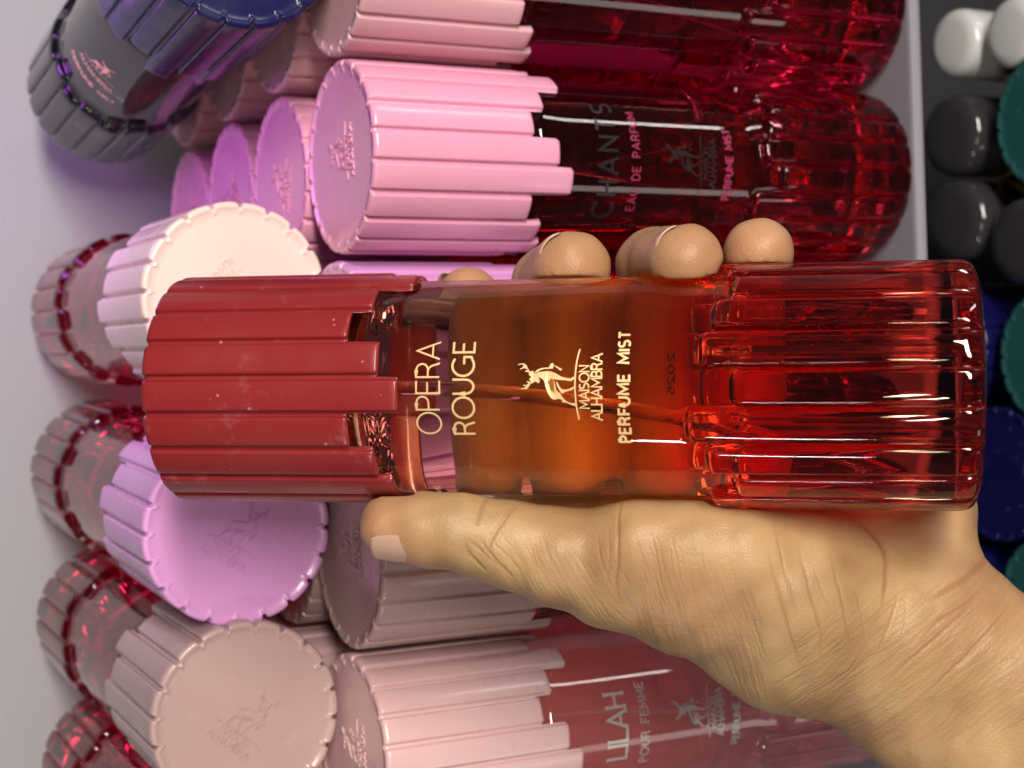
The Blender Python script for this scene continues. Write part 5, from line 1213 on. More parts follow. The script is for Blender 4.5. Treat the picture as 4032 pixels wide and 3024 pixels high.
 ([(6.84, 0.04), (6.34, -0.66), (5.86, -1.29)], 0.009, 0.021),
 ([(7.07, 3.89), (6.90, 3.65), (6.73, 3.30)], 0.014, 0.019),
 ([(6.66, -0.90), (6.47, -1.12), (6.29, -1.37)], 0.010, 0.020),
 ([(6.37, 2.23), (6.17, 1.91), (5.97, 1.51)], 0.012, 0.014),
 ([(7.50, 2.23), (7.09, 1.61), (6.64, 1.10)], 0.021, 0.019),
 ([(8.12, 0.73), (7.59, 0.08), (6.98, -0.61)], 0.008, 0.017),
 ([(5.62, -0.31), (5.29, -0.79), (4.93, -1.30)], 0.020, 0.014),
 ([(8.20, 2.00), (7.77, 1.60), (7.41, 1.20)], 0.020, 0.017),
 ([(6.91, -0.38), (6.59, -0.76), (6.35, -1.07)], 0.021, 0.019),
 ([(7.31, 3.00), (7.09, 2.54), (6.86, 2.07)], 0.009, 0.014),
 ([(6.85, 1.91), (6.26, 1.21), (5.58, 0.52)], 0.016, 0.021),
 ([(5.57, 2.74), (5.07, 2.12), (4.59, 1.45)], 0.021, 0.019),
 ([(7.11, 1.88), (6.77, 1.48), (6.49, 1.06)], 0.018, 0.014),
 ([(5.24, 1.21), (5.05, 0.93), (4.77, 0.66)], 0.018, 0.018),
 ([(4.77, 0.76), (4.61, 0.45), (4.47, 0.19)], 0.022, 0.016),
 ([(6.32, 3.08), (5.78, 2.35), (5.23, 1.54)], 0.008, 0.020),
 ([(8.42, 3.75), (7.87, 3.06), (7.29, 2.33)], 0.018, 0.017),
 ([(8.18, 1.93), (7.95, 1.58), (7.61, 1.24)], 0.014, 0.019),
 ([(6.63, 2.49), (6.26, 2.02), (5.93, 1.64)], 0.009, 0.018),
 ([(7.06, 1.09), (6.67, 0.64), (6.34, 0.15)], 0.010, 0.014),
 ([(7.90, 3.13), (7.45, 2.76), (7.06, 2.39)], 0.012, 0.019),
 ([(5.16, -0.85), (4.58, -1.40), (4.08, -1.87)], 0.019, 0.015),
 ([(5.63, 2.90), (5.45, 2.66), (5.30, 2.48)], 0.013, 0.019),
 ([(8.36, 2.75), (8.09, 2.50), (7.73, 2.25)], 0.020, 0.021),
 ([(6.75, 2.62), (6.46, 2.25), (6.15, 1.86)], 0.020, 0.016),
 ([(6.03, 1.16), (5.62, 0.75), (5.18, 0.37)], 0.020, 0.018),
 ([(8.71, 2.78), (8.33, 2.40), (7.95, 1.95)], 0.018, 0.016),
 ([(5.75, 3.16), (5.41, 2.63), (5.05, 2.03)], 0.010, 0.015),
 ([(8.11, 3.85), (7.55, 3.30), (6.92, 2.74)], 0.019, 0.020),
 ([(6.44, 0.69), (6.12, 0.30), (5.70, -0.14)], 0.021, 0.019),
 ([(4.93, -0.12), (4.45, -0.79), (4.01, -1.43)], 0.012, 0.019),
 ([(6.87, -0.98), (6.66, -1.18), (6.54, -1.44)], 0.016, 0.016),
 ([(7.25, 2.75), (6.70, 2.04), (6.14, 1.28)], 0.017, 0.019),
 ([(5.66, -0.25), (5.08, -0.89), (4.41, -1.47)], 0.013, 0.019),
 ([(5.17, 0.54), (4.59, -0.08), (4.09, -0.62)], 0.012, 0.017),
 ([(7.62, -1.04), (7.35, -1.30), (7.14, -1.64)], 0.021, 0.020),
 ([(7.80, 3.35), (7.35, 2.80), (6.83, 2.25)], 0.009, 0.016),
 ([(8.96, 3.97), (8.46, 3.25), (7.91, 2.61)], 0.020, 0.021),
 ([(6.73, 0.79), (6.22, 0.20), (5.65, -0.47)], 0.012, 0.017),
 ([(4.59, -0.64), (4.28, -1.04), (3.92, -1.37)], 0.011, 0.017),
 ([(7.66, 2.55), (7.17, 1.91), (6.78, 1.27)], 0.020, 0.015),
 ([(7.80, 0.75), (7.34, 0.38), (6.94, -0.06)], 0.011, 0.015),
 ([(7.59, 1.08), (7.15, 0.61), (6.81, 0.22)], 0.013, 0.016),
 ([(7.24, 1.25), (6.93, 0.89), (6.72, 0.50)], 0.018, 0.014),
 ([(6.00, 1.94), (5.65, 1.50), (5.24, 1.10)], 0.020, 0.018),
 ([(5.33, 2.57), (5.06, 2.31), (4.81, 2.03)], 0.013, 0.015),
 ([(7.02, 2.81), (6.63, 2.37), (6.32, 1.84)], 0.008, 0.017),
 ([(7.83, 0.73), (7.55, 0.26), (7.25, -0.19)], 0.010, 0.019),
 ([(5.86, 0.41), (5.42, -0.16), (5.06, -0.79)], 0.013, 0.018),
 ([(6.35, 2.47), (5.78, 1.75), (5.16, 0.96)], 0.021, 0.019),
 ([(8.23, 0.67), (7.78, 0.09), (7.34, -0.56)], 0.014, 0.018),
 ([(7.88, 3.65), (7.41, 3.05), (6.90, 2.42)], 0.015, 0.021),
 ([(5.16, 1.48), (4.89, 1.25), (4.70, 1.06)], 0.019, 0.017),
 ([(6.85, 2.69), (6.37, 1.96), (5.87, 1.23)], 0.014, 0.019),
 ([(6.06, 1.87), (5.81, 1.60), (5.63, 1.32)], 0.011, 0.015),
 ([(8.47, 2.40), (8.02, 1.91), (7.67, 1.41)], 0.019, 0.018),
 ([(6.52, -1.34), (6.17, -1.68), (5.90, -1.93)], 0.010, 0.015),
 ([(6.32, 3.71), (5.66, 3.07), (5.04, 2.37)], 0.009, 0.017),
 ([(8.26, 3.03), (7.54, 2.36), (6.84, 1.62)], 0.017, 0.021),
 ([(7.91, 4.06), (7.61, 3.55), (7.34, 3.09)], 0.019, 0.018),
 ([(6.04, 2.92), (5.82, 2.57), (5.52, 2.29)], 0.010, 0.018),
 ([(5.97, 4.15), (5.54, 3.51), (5.13, 2.87)], 0.013, 0.016),
 ([(4.80, -0.81), (4.37, -1.31), (3.98, -1.87)], 0.009, 0.015),
 ([(5.00, 0.91), (4.69, 0.49), (4.39, -0.01)], 0.013, 0.020),
 ([(6.72, -0.29), (6.30, -0.94), (5.78, -1.61)], 0.018, 0.020),
 ([(8.06, 3.62), (7.57, 3.03), (7.17, 2.39)], 0.016, 0.016),
 ([(7.47, -0.99), (7.19, -1.54), (6.90, -2.02)], 0.021, 0.018),
 ([(8.93, 3.09), (8.62, 2.76), (8.24, 2.46)], 0.011, 0.020),
 ([(6.66, -0.57), (6.45, -0.78), (6.27, -0.94)], 0.010, 0.016),
 ([(5.63, -1.01), (5.18, -1.39), (4.77, -1.80)], 0.016, 0.018),
 ([(6.85, 0.14), (6.66, -0.21), (6.41, -0.49)], 0.015, 0.015),
 ([(8.04, 1.73), (7.80, 1.33), (7.49, 0.99)], 0.014, 0.019),
 ([(5.85, 3.13), (5.32, 2.64), (4.72, 2.09)], 0.013, 0.016),
 ([(4.96, -0.12), (4.32, -0.84), (3.77, -1.58)], 0.012, 0.018),
 ([(5.95, 1.47), (5.26, 0.77), (4.66, -0.00)], 0.012, 0.014),
 ([(4.91, -0.81), (4.75, -0.99), (4.60, -1.24)], 0.011, 0.015),
 ([(5.85, 1.45), (5.60, 1.03), (5.25, 0.62)], 0.017, 0.018),
 ([(6.94, 2.52), (6.59, 2.17), (6.26, 1.89)], 0.018, 0.016),
 ([(7.75, -0.21), (7.62, -0.50), (7.39, -0.87)], 0.016, 0.019),
 ([(7.20, -0.60), (7.01, -0.88), (6.78, -1.10)], 0.011, 0.015),
 ([(7.50, -0.38), (7.27, -0.55), (7.11, -0.76)], 0.014, 0.014),
 ([(5.68, 1.93), (5.50, 1.67), (5.27, 1.49)], 0.013, 0.017),
 ([(6.29, 2.33), (5.87, 1.83), (5.43, 1.27)], 0.015, 0.015),
 ([(5.52, -0.91), (5.09, -1.47), (4.66, -2.00)], 0.014, 0.019),
 ([(7.76, 4.35), (7.31, 3.59), (6.86, 2.82)], 0.018, 0.019),
 ([(7.57, 2.76), (7.03, 2.02), (6.54, 1.39)], 0.017, 0.014),
 ([(6.93, 0.79), (6.33, 0.10), (5.83, -0.65)], 0.013, 0.017),
 ([(6.07, 0.66), (5.49, -0.00), (5.01, -0.57)], 0.012, 0.015),
 ([(7.85, -0.24), (7.61, -0.59), (7.28, -0.93)], 0.019, 0.016),
 ([(8.42, 2.06), (7.93, 1.35), (7.46, 0.56)], 0.019, 0.014),
 ([(7.29, 3.02), (7.14, 2.84), (6.93, 2.59)], 0.011, 0.017),
 ([(6.47, -0.83), (5.92, -1.35), (5.38, -1.85)], 0.015, 0.014),
 ([(6.29, 0.99), (5.82, 0.46), (5.25, -0.13)], 0.014, 0.020),
 ([(6.03, 1.40), (5.65, 0.97), (5.32, 0.51)], 0.022, 0.021),
 ([(7.29, 1.61), (6.65, 1.01), (6.03, 0.44)], 0.015, 0.020),
 ([(6.98, 3.83), (6.74, 3.58), (6.57, 3.31)], 0.013, 0.021),
 ([(6.94, 3.26), (6.37, 2.62), (5.86, 1.93)], 0.014, 0.018),
 ([(6.23, 2.99), (6.01, 2.74), (5.84, 2.51)], 0.015, 0.019),
 ([(8.11, 2.91), (7.54, 2.29), (6.93, 1.76)], 0.017, 0.018),
 ([(8.23, 2.08), (8.02, 1.76), (7.73, 1.45)], 0.017, 0.014),
 ([(4.67, -0.76), (4.36, -1.05), (4.15, -1.34)], 0.019, 0.019),
 ([(6.66, -1.07), (6.33, -1.50), (5.93, -1.91)], 0.011, 0.018),
 ([(5.87, 0.78), (5.31, 0.26), (4.78, -0.31)], 0.011, 0.021),
 ([(6.87, 4.30), (6.45, 3.71), (6.03, 3.12)], 0.016, 0.017),
 ([(7.95, 3.38), (7.60, 2.96), (7.30, 2.60)], 0.020, 0.016),
 ([(8.18, 0.62), (7.86, 0.32), (7.53, -0.08)], 0.013, 0.014),
 ([(7.20, 0.16), (6.68, -0.57), (6.19, -1.37)], 0.016, 0.016),
 ([(6.86, 3.71), (6.54, 3.23), (6.22, 2.73)], 0.018, 0.016),
 ([(8.20, 1.83), (7.70, 1.17), (7.12, 0.57)], 0.015, 0.020),
 ([(5.98, 0.13), (5.58, -0.51), (5.13, -1.21)], 0.013, 0.017),
 ([(7.95, 1.68), (7.33, 0.91), (6.68, 0.21)], 0.012, 0.018),
 ([(6.32, 1.11), (5.74, 0.33), (5.22, -0.34)], 0.014, 0.020),
 ([(6.20, -0.82), (5.61, -1.34), (5.11, -1.85)], 0.021, 0.020),
 ([(5.35, -0.78), (4.85, -1.27), (4.45, -1.69)], 0.018, 0.016),
 ([(7.15, 3.41), (6.99, 3.15), (6.83, 2.85)], 0.014, 0.016),
 ([(6.74, 1.45), (6.50, 1.21), (6.26, 0.89)], 0.021, 0.016),
 ([(5.88, -0.65), (5.46, -1.08), (5.06, -1.46)], 0.015, 0.020),
 ([(7.13, 3.96), (6.85, 3.52), (6.61, 3.13)], 0.021, 0.021),
 ([(6.96, 0.17), (6.44, -0.42), (5.89, -1.09)], 0.014, 0.016),
 ([(6.39, 0.71), (5.73, 0.06), (5.15, -0.59)], 0.010, 0.019),
 ([(6.05, 3.00), (5.54, 2.39), (5.00, 1.85)], 0.017, 0.016),
 ([(7.33, -0.53), (6.82, -1.19), (6.35, -1.86)], 0.017, 0.015),
 ([(7.29, 3.07), (7.07, 2.82), (6.84, 2.50)], 0.014, 0.020),
 ([(6.35, -1.00), (6.00, -1.58), (5.58, -2.18)], 0.015, 0.016),
 ([(7.95, 1.76), (7.78, 1.50), (7.56, 1.34)], 0.015, 0.016),
 ([(6.73, 3.15), (6.27, 2.51), (5.82, 1.85)], 0.010, 0.017),
 ([(5.07, 0.77), (4.53, 0.06), (4.01, -0.75)], 0.012, 0.018),
 ([(7.38, 2.63), (7.17, 2.40), (6.93, 2.25)], 0.010, 0.018),
 ([(7.68, 1.15), (7.34, 0.63), (7.05, 0.16)], 0.008, 0.015),
 ([(5.43, -1.42), (5.17, -1.68), (4.92, -1.89)], 0.009, 0.020),
 ([(8.51, 4.30), (8.00, 3.95), (7.58, 3.57)], 0.017, 0.020),
 ([(8.06, 1.69), (7.87, 1.40), (7.58, 1.06)], 0.015, 0.014),
 ([(5.42, 0.67), (5.04, 0.28), (4.70, -0.05)], 0.012, 0.020),
 ([(8.59, 2.60), (8.35, 2.43), (8.10, 2.28)], 0.019, 0.016),
 ([(5.83, -0.39), (5.23, -0.98), (4.54, -1.56)], 0.021, 0.020),
 ([(7.38, 3.88), (6.79, 3.12), (6.28, 2.36)], 0.009, 0.018),
 ([(7.16, 4.27), (6.82, 3.86), (6.51, 3.51)], 0.014, 0.018),
 ([(7.07, 3.32), (6.90, 2.93), (6.65, 2.63)], 0.019, 0.014),
 ([(6.48, 1.87), (6.12, 1.50), (5.71, 1.12)], 0.008, 0.018),
 ([(8.51, 4.42), (8.00, 3.58), (7.42, 2.84)], 0.012, 0.018),
 ([(6.84, 1.67), (6.53, 1.24), (6.25, 0.71)], 0.008, 0.020),
 ([(5.05, -0.04), (4.54, -0.55), (4.03, -1.03)], 0.013, 0.016),
 ([(6.61, 3.78), (6.36, 3.44), (6.14, 3.09)], 0.012, 0.021),
 ([(7.00, 3.30), (6.44, 2.61), (5.92, 1.94)], 0.019, 0.016),
 ([(7.21, 2.58), (6.69, 2.07), (6.26, 1.49)], 0.019, 0.016),
 ([(7.33, -0.88), (6.90, -1.28), (6.45, -1.78)], 0.016, 0.019),
 ([(8.66, 2.56), (8.05, 1.87), (7.44, 1.22)], 0.021, 0.018),
 ([(8.73, 4.21), (8.54, 3.90), (8.34, 3.67)], 0.016, 0.021),
 ([(6.79, -0.67), (6.43, -1.04), (6.00, -1.47)], 0.018, 0.020),
 ([(8.34, 1.86), (8.11, 1.58), (7.96, 1.36)], 0.013, 0.016),
 ([(7.48, 0.76), (6.87, 0.36), (6.36, -0.07)], 0.013, 0.020),
 ([(6.87, 0.29), (6.42, -0.21), (6.02, -0.76)], 0.008, 0.016),
 ([(6.77, 2.54), (6.40, 2.08), (6.04, 1.68)], 0.021, 0.018),
 ([(7.07, 2.62), (6.55, 2.04), (5.99, 1.54)], 0.018, 0.020),
 ([(7.77, 4.26), (7.36, 3.91), (6.96, 3.50)], 0.009, 0.019),
 ([(6.84, 3.62), (6.55, 3.37), (6.37, 3.13)], 0.012, 0.017),
 ([(8.96, 4.42), (8.48, 3.89), (8.00, 3.27)], 0.010, 0.017),
 ([(5.51, 0.28), (5.03, -0.49), (4.63, -1.16)], 0.018, 0.020),
 ([(6.06, 1.71), (5.48, 1.09), (5.00, 0.46)], 0.021, 0.015),
 ([(5.33, 0.18), (5.05, -0.30), (4.67, -0.76)], 0.012, 0.018),
 ([(5.20, -0.69), (4.65, -1.41), (4.09, -2.04)], 0.009, 0.016),
 ([(7.23, 2.88), (6.93, 2.67), (6.56, 2.39)], 0.014, 0.018),
 ([(6.39, 1.88), (6.02, 1.35), (5.69, 0.84)], 0.011, 0.017),
 ([(7.78, 3.39), (7.33, 2.86), (6.93, 2.35)], 0.014, 0.015),
 ([(7.83, 0.05), (7.43, -0.57), (7.06, -1.18)], 0.016, 0.019),
 ([(6.96, 1.33), (6.73, 1.06), (6.54, 0.86)], 0.015, 0.016),
 ([(6.85, 3.82), (6.28, 3.30), (5.73, 2.76)], 0.015, 0.018),
 ([(7.46, 1.16), (6.93, 0.39), (6.42, -0.30)], 0.015, 0.015),
 ([(7.07, 1.10), (6.53, 0.38), (6.04, -0.43)], 0.019, 0.019),
 ([(5.75, 0.91), (5.32, 0.08), (4.86, -0.68)], 0.015, 0.019),
 ([(8.43, 4.01), (7.88, 3.23), (7.31, 2.47)], 0.018, 0.019),
 ([(8.70, 3.80), (8.12, 3.19), (7.59, 2.50)], 0.013, 0.017),
 ([(8.15, 0.06), (7.54, -0.47), (6.96, -1.02)], 0.009, 0.018),
 ([(7.16, 2.22), (6.84, 1.76), (6.52, 1.29)], 0.017, 0.015),
 ([(5.18, 0.75), (4.93, 0.35), (4.69, -0.06)], 0.013, 0.020),
 ([(8.37, 2.99), (7.85, 2.36), (7.31, 1.78)], 0.016, 0.020),
 ([(6.54, 3.76), (5.86, 3.06), (5.15, 2.32)], 0.012, 0.015),
 ([(7.22, -0.36), (6.90, -0.64), (6.52, -0.98)], 0.011, 0.021),
 ([(6.71, 3.45), (6.43, 3.13), (6.10, 2.84)], 0.010, 0.018),
 ([(5.97, -0.72), (5.52, -1.35), (5.01, -1.91)], 0.015, 0.015),
 ([(8.66, 3.85), (8.25, 3.28), (7.86, 2.72)], 0.008, 0.015),
 ([(8.97, 4.39), (8.50, 3.57), (7.93, 2.78)], 0.022, 0.015),
 ([(6.59, -0.97), (6.18, -1.37), (5.87, -1.70)], 0.019, 0.020),
 ([(6.98, 4.13), (6.20, 3.40), (5.52, 2.77)], 0.014, 0.020),
 ([(6.74, 3.96), (6.57, 3.65), (6.29, 3.36)], 0.015, 0.020),
 ([(7.49, 4.28), (6.78, 3.60), (6.13, 2.86)], 0.021, 0.015),
 ([(6.52, 2.90), (6.16, 2.41), (5.79, 1.98)], 0.019, 0.017),
 ([(5.89, -0.18), (5.53, -0.70), (5.10, -1.29)], 0.013, 0.021),
 ([(5.52, 0.86), (4.90, 0.18), (4.27, -0.43)], 0.012, 0.020),
 ([(8.81, 2.95), (8.20, 2.25), (7.53, 1.65)], 0.011, 0.017),
 ([(4.49, -0.88), (4.23, -1.17), (4.01, -1.41)], 0.017, 0.017),
 ([(7.58, 1.64), (7.06, 1.04), (6.44, 0.53)], 0.009, 0.018),
 ([(8.91, 3.12), (8.57, 2.75), (8.26, 2.47)], 0.021, 0.015),
 ([(7.08, 1.38), (6.78, 0.97), (6.41, 0.49)], 0.020, 0.020),
 ([(6.41, 0.67), (5.92, 0.31), (5.48, -0.09)], 0.015, 0.014),
 ([(8.39, 4.72), (7.72, 3.99), (7.15, 3.18)], 0.016, 0.019),
 ([(5.54, 2.06), (4.93, 1.28), (4.40, 0.56)], 0.020, 0.020),
 ([(7.11, 2.44), (6.97, 2.18), (6.78, 2.01)], 0.012, 0.019),
 ([(5.87, 3.64), (5.53, 3.19), (5.10, 2.80)], 0.012, 0.016),
 ([(6.61, 2.03), (6.17, 1.43), (5.72, 0.79)], 0.009, 0.015),
 ([(6.04, 3.07), (5.86, 2.84), (5.66, 2.62)], 0.012, 0.021),
 ([(7.10, 2.83), (6.68, 2.25), (6.35, 1.58)], 0.009, 0.015),
 ([(7.20, 2.52), (6.80, 1.77), (6.39, 1.10)], 0.015, 0.017),
 ([(6.26, 3.07), (5.93, 2.73), (5.51, 2.33)], 0.013, 0.019),
 ([(6.27, 2.84), (5.90, 2.42), (5.44, 2.01)], 0.010, 0.014),
 ([(8.51, 3.70), (8.28, 3.43), (8.08, 3.24)], 0.021, 0.017),
 ([(5.29, 2.25), (5.00, 1.82), (4.62, 1.38)], 0.015, 0.020),
 ([(7.46, 1.87), (6.95, 1.35), (6.46, 0.88)], 0.011, 0.015),
 ([(8.56, 1.97), (8.13, 1.57), (7.70, 1.12)], 0.018, 0.020),
 ([(7.06, 3.47), (6.84, 3.26), (6.69, 2.99)], 0.019, 0.015),
 ([(5.13, -0.10), (4.89, -0.33), (4.59, -0.63)], 0.009, 0.015),
 ([(6.67, 1.15), (6.09, 0.44), (5.53, -0.23)], 0.015, 0.015),
 ([(7.07, -1.01), (6.75, -1.32), (6.50, -1.65)], 0.022, 0.015),
 ([(5.95, 2.11), (5.60, 1.61), (5.23, 1.12)], 0.011, 0.021),
 ([(7.43, 2.51), (6.80, 1.76), (6.27, 0.98)], 0.011, 0.015),
 ([(8.98, 4.00), (8.43, 3.46), (7.96, 2.90)], 0.012, 0.014),
 ([(6.14, -0.84), (5.70, -1.32), (5.25, -1.73)], 0.015, 0.019),
 ([(6.42, 1.48), (5.83, 0.95), (5.24, 0.36)], 0.011, 0.018),
 ([(7.66, 2.30), (7.32, 1.98), (6.97, 1.59)], 0.014, 0.019),
 ([(5.15, 0.72), (4.61, 0.30), (4.06, -0.11)], 0.013, 0.014),
 ([(6.28, 2.47), (6.00, 2.13), (5.77, 1.89)], 0.015, 0.016),
 ([(5.26, -0.14), (4.60, -0.84), (3.99, -1.54)], 0.009, 0.020),
 ([(6.55, 3.84), (6.35, 3.68), (6.17, 3.43)], 0.016, 0.014),
 ([(6.73, 2.04), (5.96, 1.36), (5.29, 0.72)], 0.016, 0.020),
 ([(7.16, -0.34), (6.66, -1.01), (6.15, -1.59)], 0.010, 0.019),
 ([(8.47, 2.85), (8.14, 2.54), (7.87, 2.26)], 0.015, 0.018),
 ([(6.87, -0.98), (6.43, -1.67), (6.00, -2.27)], 0.017, 0.018),
 ([(6.33, 1.79), (5.96, 1.49), (5.52, 1.14)], 0.013, 0.016),
 ([(7.41, 4.00), (7.13, 3.73), (6.79, 3.42)], 0.021, 0.014),
 ([(8.10, 0.52), (7.44, -0.11), (6.88, -0.73)], 0.011, 0.020),
 ([(6.91, 2.36), (6.50, 1.71), (6.14, 1.04)], 0.012, 0.020),
 ([(7.81, 1.94), (7.36, 1.33), (6.91, 0.73)], 0.016, 0.015),
 ([(7.71, 1.75), (7.41, 1.42), (7.05, 1.09)], 0.017, 0.018),
 ([(8.20, 4.00), (7.64, 3.35), (7.09, 2.79)], 0.019, 0.014),
 ([(6.49, -0.81), (6.21, -1.13), (5.93, -1.42)], 0.011, 0.021),
 ([(7.13, 4.43), (6.48, 3.72), (5.93, 3.10)], 0.013, 0.020),
 ([(6.78, 3.56), (6.42, 3.11), (6.10, 2.66)], 0.012, 0.017),
 ([(7.29, 1.59), (7.05, 1.35), (6.77, 1.14)], 0.017, 0.014),
 ([(8.87, 3.63), (8.45, 3.16), (7.99, 2.67)], 0.011, 0.021),
 ([(5.73, 0.62), (5.23, 0.01), (4.81, -0.67)], 0.015, 0.017),
 ([(5.74, -0.72), (5.35, -1.27), (4.90, -1.74)], 0.017, 0.020),
 ([(7.87, 0.79), (7.38, 0.22), (6.86, -0.31)], 0.014, 0.014),
 ([(8.08, 1.23), (7.40, 0.61), (6.74, 0.02)], 0.011, 0.015),
 ([(4.75, -0.24), (4.36, -0.73), (4.05, -1.12)], 0.018, 0.019),
 ([(6.39, 3.95), (6.04, 3.65), (5.71, 3.28)], 0.019, 0.021),
 ([(6.60, 1.27), (6.19, 0.74), (5.77, 0.17)], 0.014, 0.018),
 ([(7.13, 1.08), (6.71, 0.72), (6.32, 0.32)], 0.015, 0.014),
 ([(7.06, 0.58), (6.75, 0.26), (6.46, 0.01)], 0.021, 0.016),
 ([(6.80, 1.29), (6.57, 0.90), (6.25, 0.51)], 0.008, 0.019),
 ([(7.46, 3.73), (7.03, 3.01), (6.71, 2.37)], 0.011, 0.019),
 ([(6.38, 0.16), (6.18, -0.04), (6.02, -0.29)], 0.015, 0.019),
 ([(7.70, 3.13), (7.34, 2.53), (6.93, 1.88)], 0.011, 0.019),
 ([(6.58, 1.95), (5.96, 1.37), (5.29, 0.78)], 0.015, 0.014),
 ([(6.04, 2.44), (5.79, 2.20), (5.51, 1.95)], 0.013, 0.014),
 ([(7.35, -0.26), (6.76, -0.90), (6.23, -1.55)], 0.021, 0.015),
]: stroke(pts_, dep_, sig_, .006)
nv = len(me2.vertices); co = np.empty(nv*3); me2.vertices.foreach_get('co', co); co = co.reshape(-1, 3)
no = np.empty(nv*3, np.float32); me2.vertex_normals.foreach_get('vector', no); no = no.reshape(-1, 3)
bq, hq, face = -co[:, 0]/CM, co[:, 2]/CM, np.clip((-no[:, 1]+.15)*2.2, 0, 1)
ib = np.clip((bq-MB0)/RES, 0, MW-1.001); ih = np.clip((hq-MH0)/RES, 0, MHH-1.001)
i0 = ib.astype(int); j0 = ih.astype(int); fb = ib-i0; fh = ih-j0
i1 = np.minimum(i0+1, MW-1); j1 = np.minimum(j0+1, MHH-1)
cr = (CREASE[i0, j0]*(1-fb)*(1-fh)+CREASE[i1, j0]*fb*(1-fh)+CREASE[i0, j1]*(1-fb)*fh+CREASE[i1, j1]*fb*fh)
inside = (bq > MB0) & (bq < MB1) & (hq > MH0) & (hq < MH1); cr = cr*inside*face*.68
lump = (np.sin(bq*3.1+hq*1.3)+np.sin(hq*4.3-bq*2.0+1.0)+np.sin((-co[:, 1]/CM)*4.1+hq*2.2)+.7*np.sin(bq*6.3-hq*5.1)+.7*np.sin(hq*7.7+2*bq))*.012
free = np.clip((np.sqrt(bq**2+(co[:, 1]/CM)**2)-2.95)/.4, 0, 1)               # leave the skin that lies on the glass where it is
co -= no*((cr - lump*free)[:, None]*CM)
me2.vertices.foreach_set('co', co.ravel())
tips = [np.array(f[3][:3]) for f in FINGERS.values()] + [np.array((3.2, 13.3, 1.0))]
bhc = np.stack([bq, hq, -co[:, 1]/CM], 1); red = np.zeros(nv)
for t_ in tips: red = np.maximum(red, np.exp(-((bhc-t_)**2).sum(1)/(2*.75**2)))
ar_ = me2.attributes.new('flush', 'FLOAT', 'POINT'); ar_.data.foreach_set('value', red.astype(np.float32))
at_ = me2.attributes.new('crease', 'FLOAT', 'POINT'); at_.data.foreach_set('value', np.clip(cr/.03, 0, 1).astype(np.float32))
me2.polygons.foreach_set('use_smooth', [True]*len(me2.polygons)); me2.update()

SK = mat('skin', (0.50, 0.31, 0.16), 0.46, sss=.07, spec=.4)
nt = SK.node_tree; pb = nt.nodes['Principled BSDF']
tc = nt.nodes.new('ShaderNodeTexCoord')
n1 = nt.nodes.new('ShaderNodeTexNoise'); n1.inputs['Scale'].default_value = 55; n1.inputs['Detail'].default_value = 5
r1 = nt.nodes.new('ShaderNodeValToRGB'); e = r1.color_ramp.elements; e[0].position = .33; e[1].position = .68
e[0].color = (0.275, 0.16, 0.076, 1); e[1].color = (0.42, 0.272, 0.132, 1)
nt.links.new(tc.outputs['Object'], n1.inputs['Vector']); nt.links.new(n1.outputs['Fac'], r1.inputs['Fac'])
an = nt.nodes.new('ShaderNodeAttribute'); an.attribute_name = 'crease'
mx = nt.nodes.new('ShaderNodeMix'); mx.data_type = 'RGBA'; mx.inputs[7].default_value = (0.26, 0.105, 0.05, 1)
ml = nt.nodes.new('ShaderNodeMath'); ml.operation = 'MULTIPLY'; ml.inputs[1].default_value = .6
nt.links.new(an.outputs['Fac'], ml.inputs[0]); nt.links.new(ml.outputs[0], mx.inputs[0]); nt.links.new(r1.outputs['Color'], mx.inputs[6]); fl = nt.nodes.new('ShaderNodeAttribute'); fl.attribute_name = 'flush'
n3 = nt.nodes.new('ShaderNodeTexNoise'); n3.inputs['Scale'].default_value = 22; n3.inputs['Detail'].default_value = 3; nt.links.new(tc.outputs['Object'], n3.inputs['Vector'])
f1 = nt.nodes.new('ShaderNodeMapRange'); f1.inputs['From Min'].default_value = .48; f1.inputs['From Max'].default_value = .72; f1.inputs['To Max'].default_value = .28; nt.links.new(n3.outputs['Fac'], f1.inputs['Value'])
f2 = nt.nodes.new('ShaderNodeMath'); f2.operation = 'MULTIPLY_ADD'; f2.inputs[1].default_value = .8; f2.use_clamp = True; nt.links.new(fl.outputs['Fac'], f2.inputs[0]); nt.links.new(f1.outputs['Result'], f2.inputs[2])
m3 = nt.nodes.new('ShaderNodeMix'); m3.data_type = 'RGBA'; m3.inputs[7].default_value = (0.44, 0.20, 0.115, 1)
nt.links.new(f2.outputs[0], m3.inputs[0]); nt.links.new(mx.outputs[2], m3.inputs[6]); nt.links.new(m3.outputs[2], pb.inputs['Base Color'])
vo = nt.nodes.new('ShaderNodeTexVoronoi'); vo.inputs['Scale'].default_value = 1900; n2 = nt.nodes.new('ShaderNodeTexNoise'); n2.inputs['Scale'].default_value = 700; n2.inputs['Detail'].default_value = 4
ad = nt.nodes.new('ShaderNodeMath'); ad.operation = 'ADD'; b1 = nt.nodes.new('ShaderNodeBump'); b1.inputs['Strength'].default_value = .2; b1.inputs['Distance'].default_value = .00035
nt.links.new(tc.outputs['Object'], vo.inputs['Vector']); nt.links.new(tc.outputs['Object'], n2.inputs['Vector'])
nt.links.new(vo.outputs['Distance'], ad.inputs[0]); nt.links.new(n2.outputs['Fac'], ad.inputs[1]); nt.links.new(ad.outputs[0], b1.inputs['Height']); nt.links.new(b1.outputs['Normal'], pb.inputs['Normal'])
person = tmp; me2.materials.clear(); me2.materials.append(SK); person.matrix_world = HM
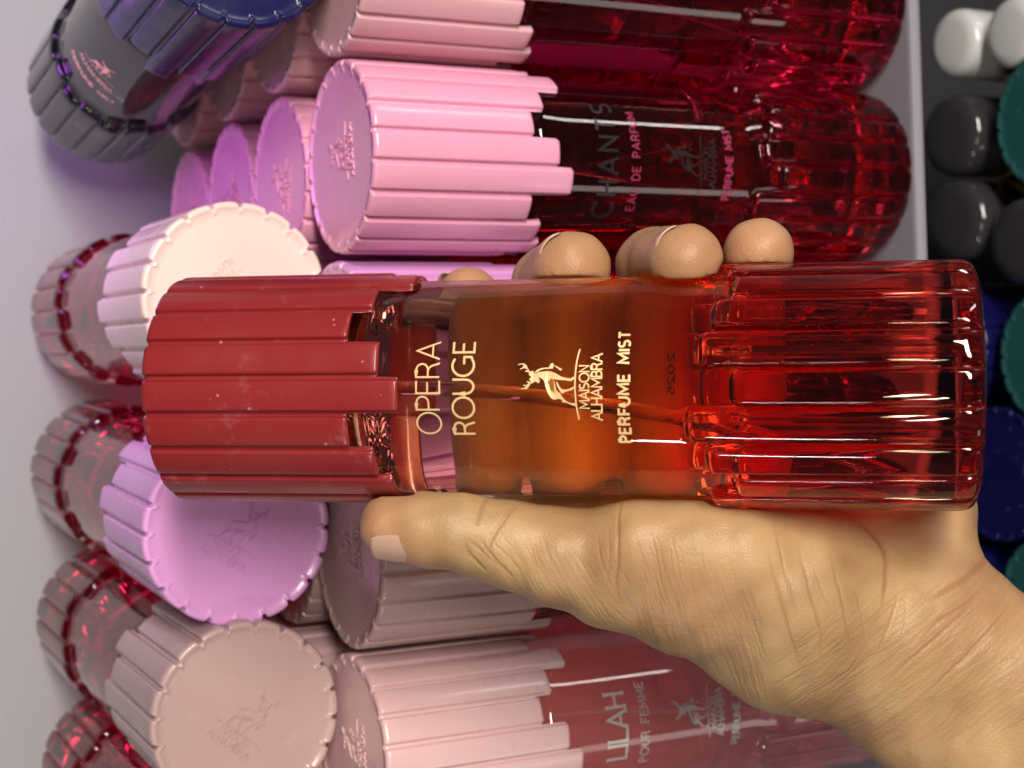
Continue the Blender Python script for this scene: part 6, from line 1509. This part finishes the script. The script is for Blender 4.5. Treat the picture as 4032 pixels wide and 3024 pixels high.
tag(person, 'bare left hand and wrist gripping the dark red capped bottle', 'person')

NAIL = mat('fingernail', (0.46, 0.285, 0.215), 0.3, coat=.25, sss=.1)
def nail(center, normal, along_, L, W, curve, lift=.03):
    """plate curved across its width; center etc. in (b, h, c)"""
    def loc(v): return Vector((-v[0], -v[2], v[1]))
    c, nrm, al = loc(center), loc(normal).normalized(), loc(along_).normalized(); al = (al-nrm*al.dot(nrm)).normalized(); w = al.cross(nrm)
    vs = []; fs = []; nu, nvv = 15, 17
    for side in (0, 1):
        for i in range(nu):
            for j in range(nvv):
                u = -1+2*i/(nu-1); v = -1+2*j/(nvv-1)
                uu = u*math.sqrt(1-.42*v*v*(1 if v > 0 else .75)); th = uu*W/curve
                p = c + al*(v*L*math.sqrt(1-.12*u*u)) + w*(curve*math.sin(th)) + nrm*(curve*(math.cos(th)-1) + lift - .05*v*v*(v > 0) - side*.045)
                vs.append(p*CM)
    for s in (0, 1):
        for i in range(nu-1):
            for j in range(nvv-1):
                a = s*nu*nvv+i*nvv+j; fs.append((a, a+1, a+nvv+1, a+nvv) if s == 0 else (a, a+nvv, a+nvv+1, a+1))
    N = nu*nvv
    ring = [i*nvv for i in range(nu)] + [(nu-1)*nvv+j for j in range(1, nvv)] + [i*nvv+nvv-1 for i in range(nu-2, -1, -1)] + [j for j in range(nvv-2, 0, -1)]
    for a, b in zip(ring, ring[1:]+ring[:1]): fs.append((a, a+N, b+N, b))
    me = mesh_from('fingernail', vs, fs); clean(me)
    return obj('fingernail', me, NAIL, person)
nail((3.78, 12.82, 1.56), (.72, .02, .70), (.02, 1, .05), .64, .54, .70, .065)
nail((-3.44, 9.80, -.72), (-.66, .72, .16), (.02, -.30, .95), .46, .46, .66, .06)
nail((-3.42, 6.92, .50), (-.66, .72, .16), (.02, -.30, .95), .46, .45, .62, .06)
nail((-3.78, 5.0, -1.1), (-.95, .25, -.1), (.25, -.15, .9), .40, .40, .54)
nail((-2.75, 12.6, -3.0), (-.7, .25, -.6), (.5, 0, .6), .45, .44, .55)
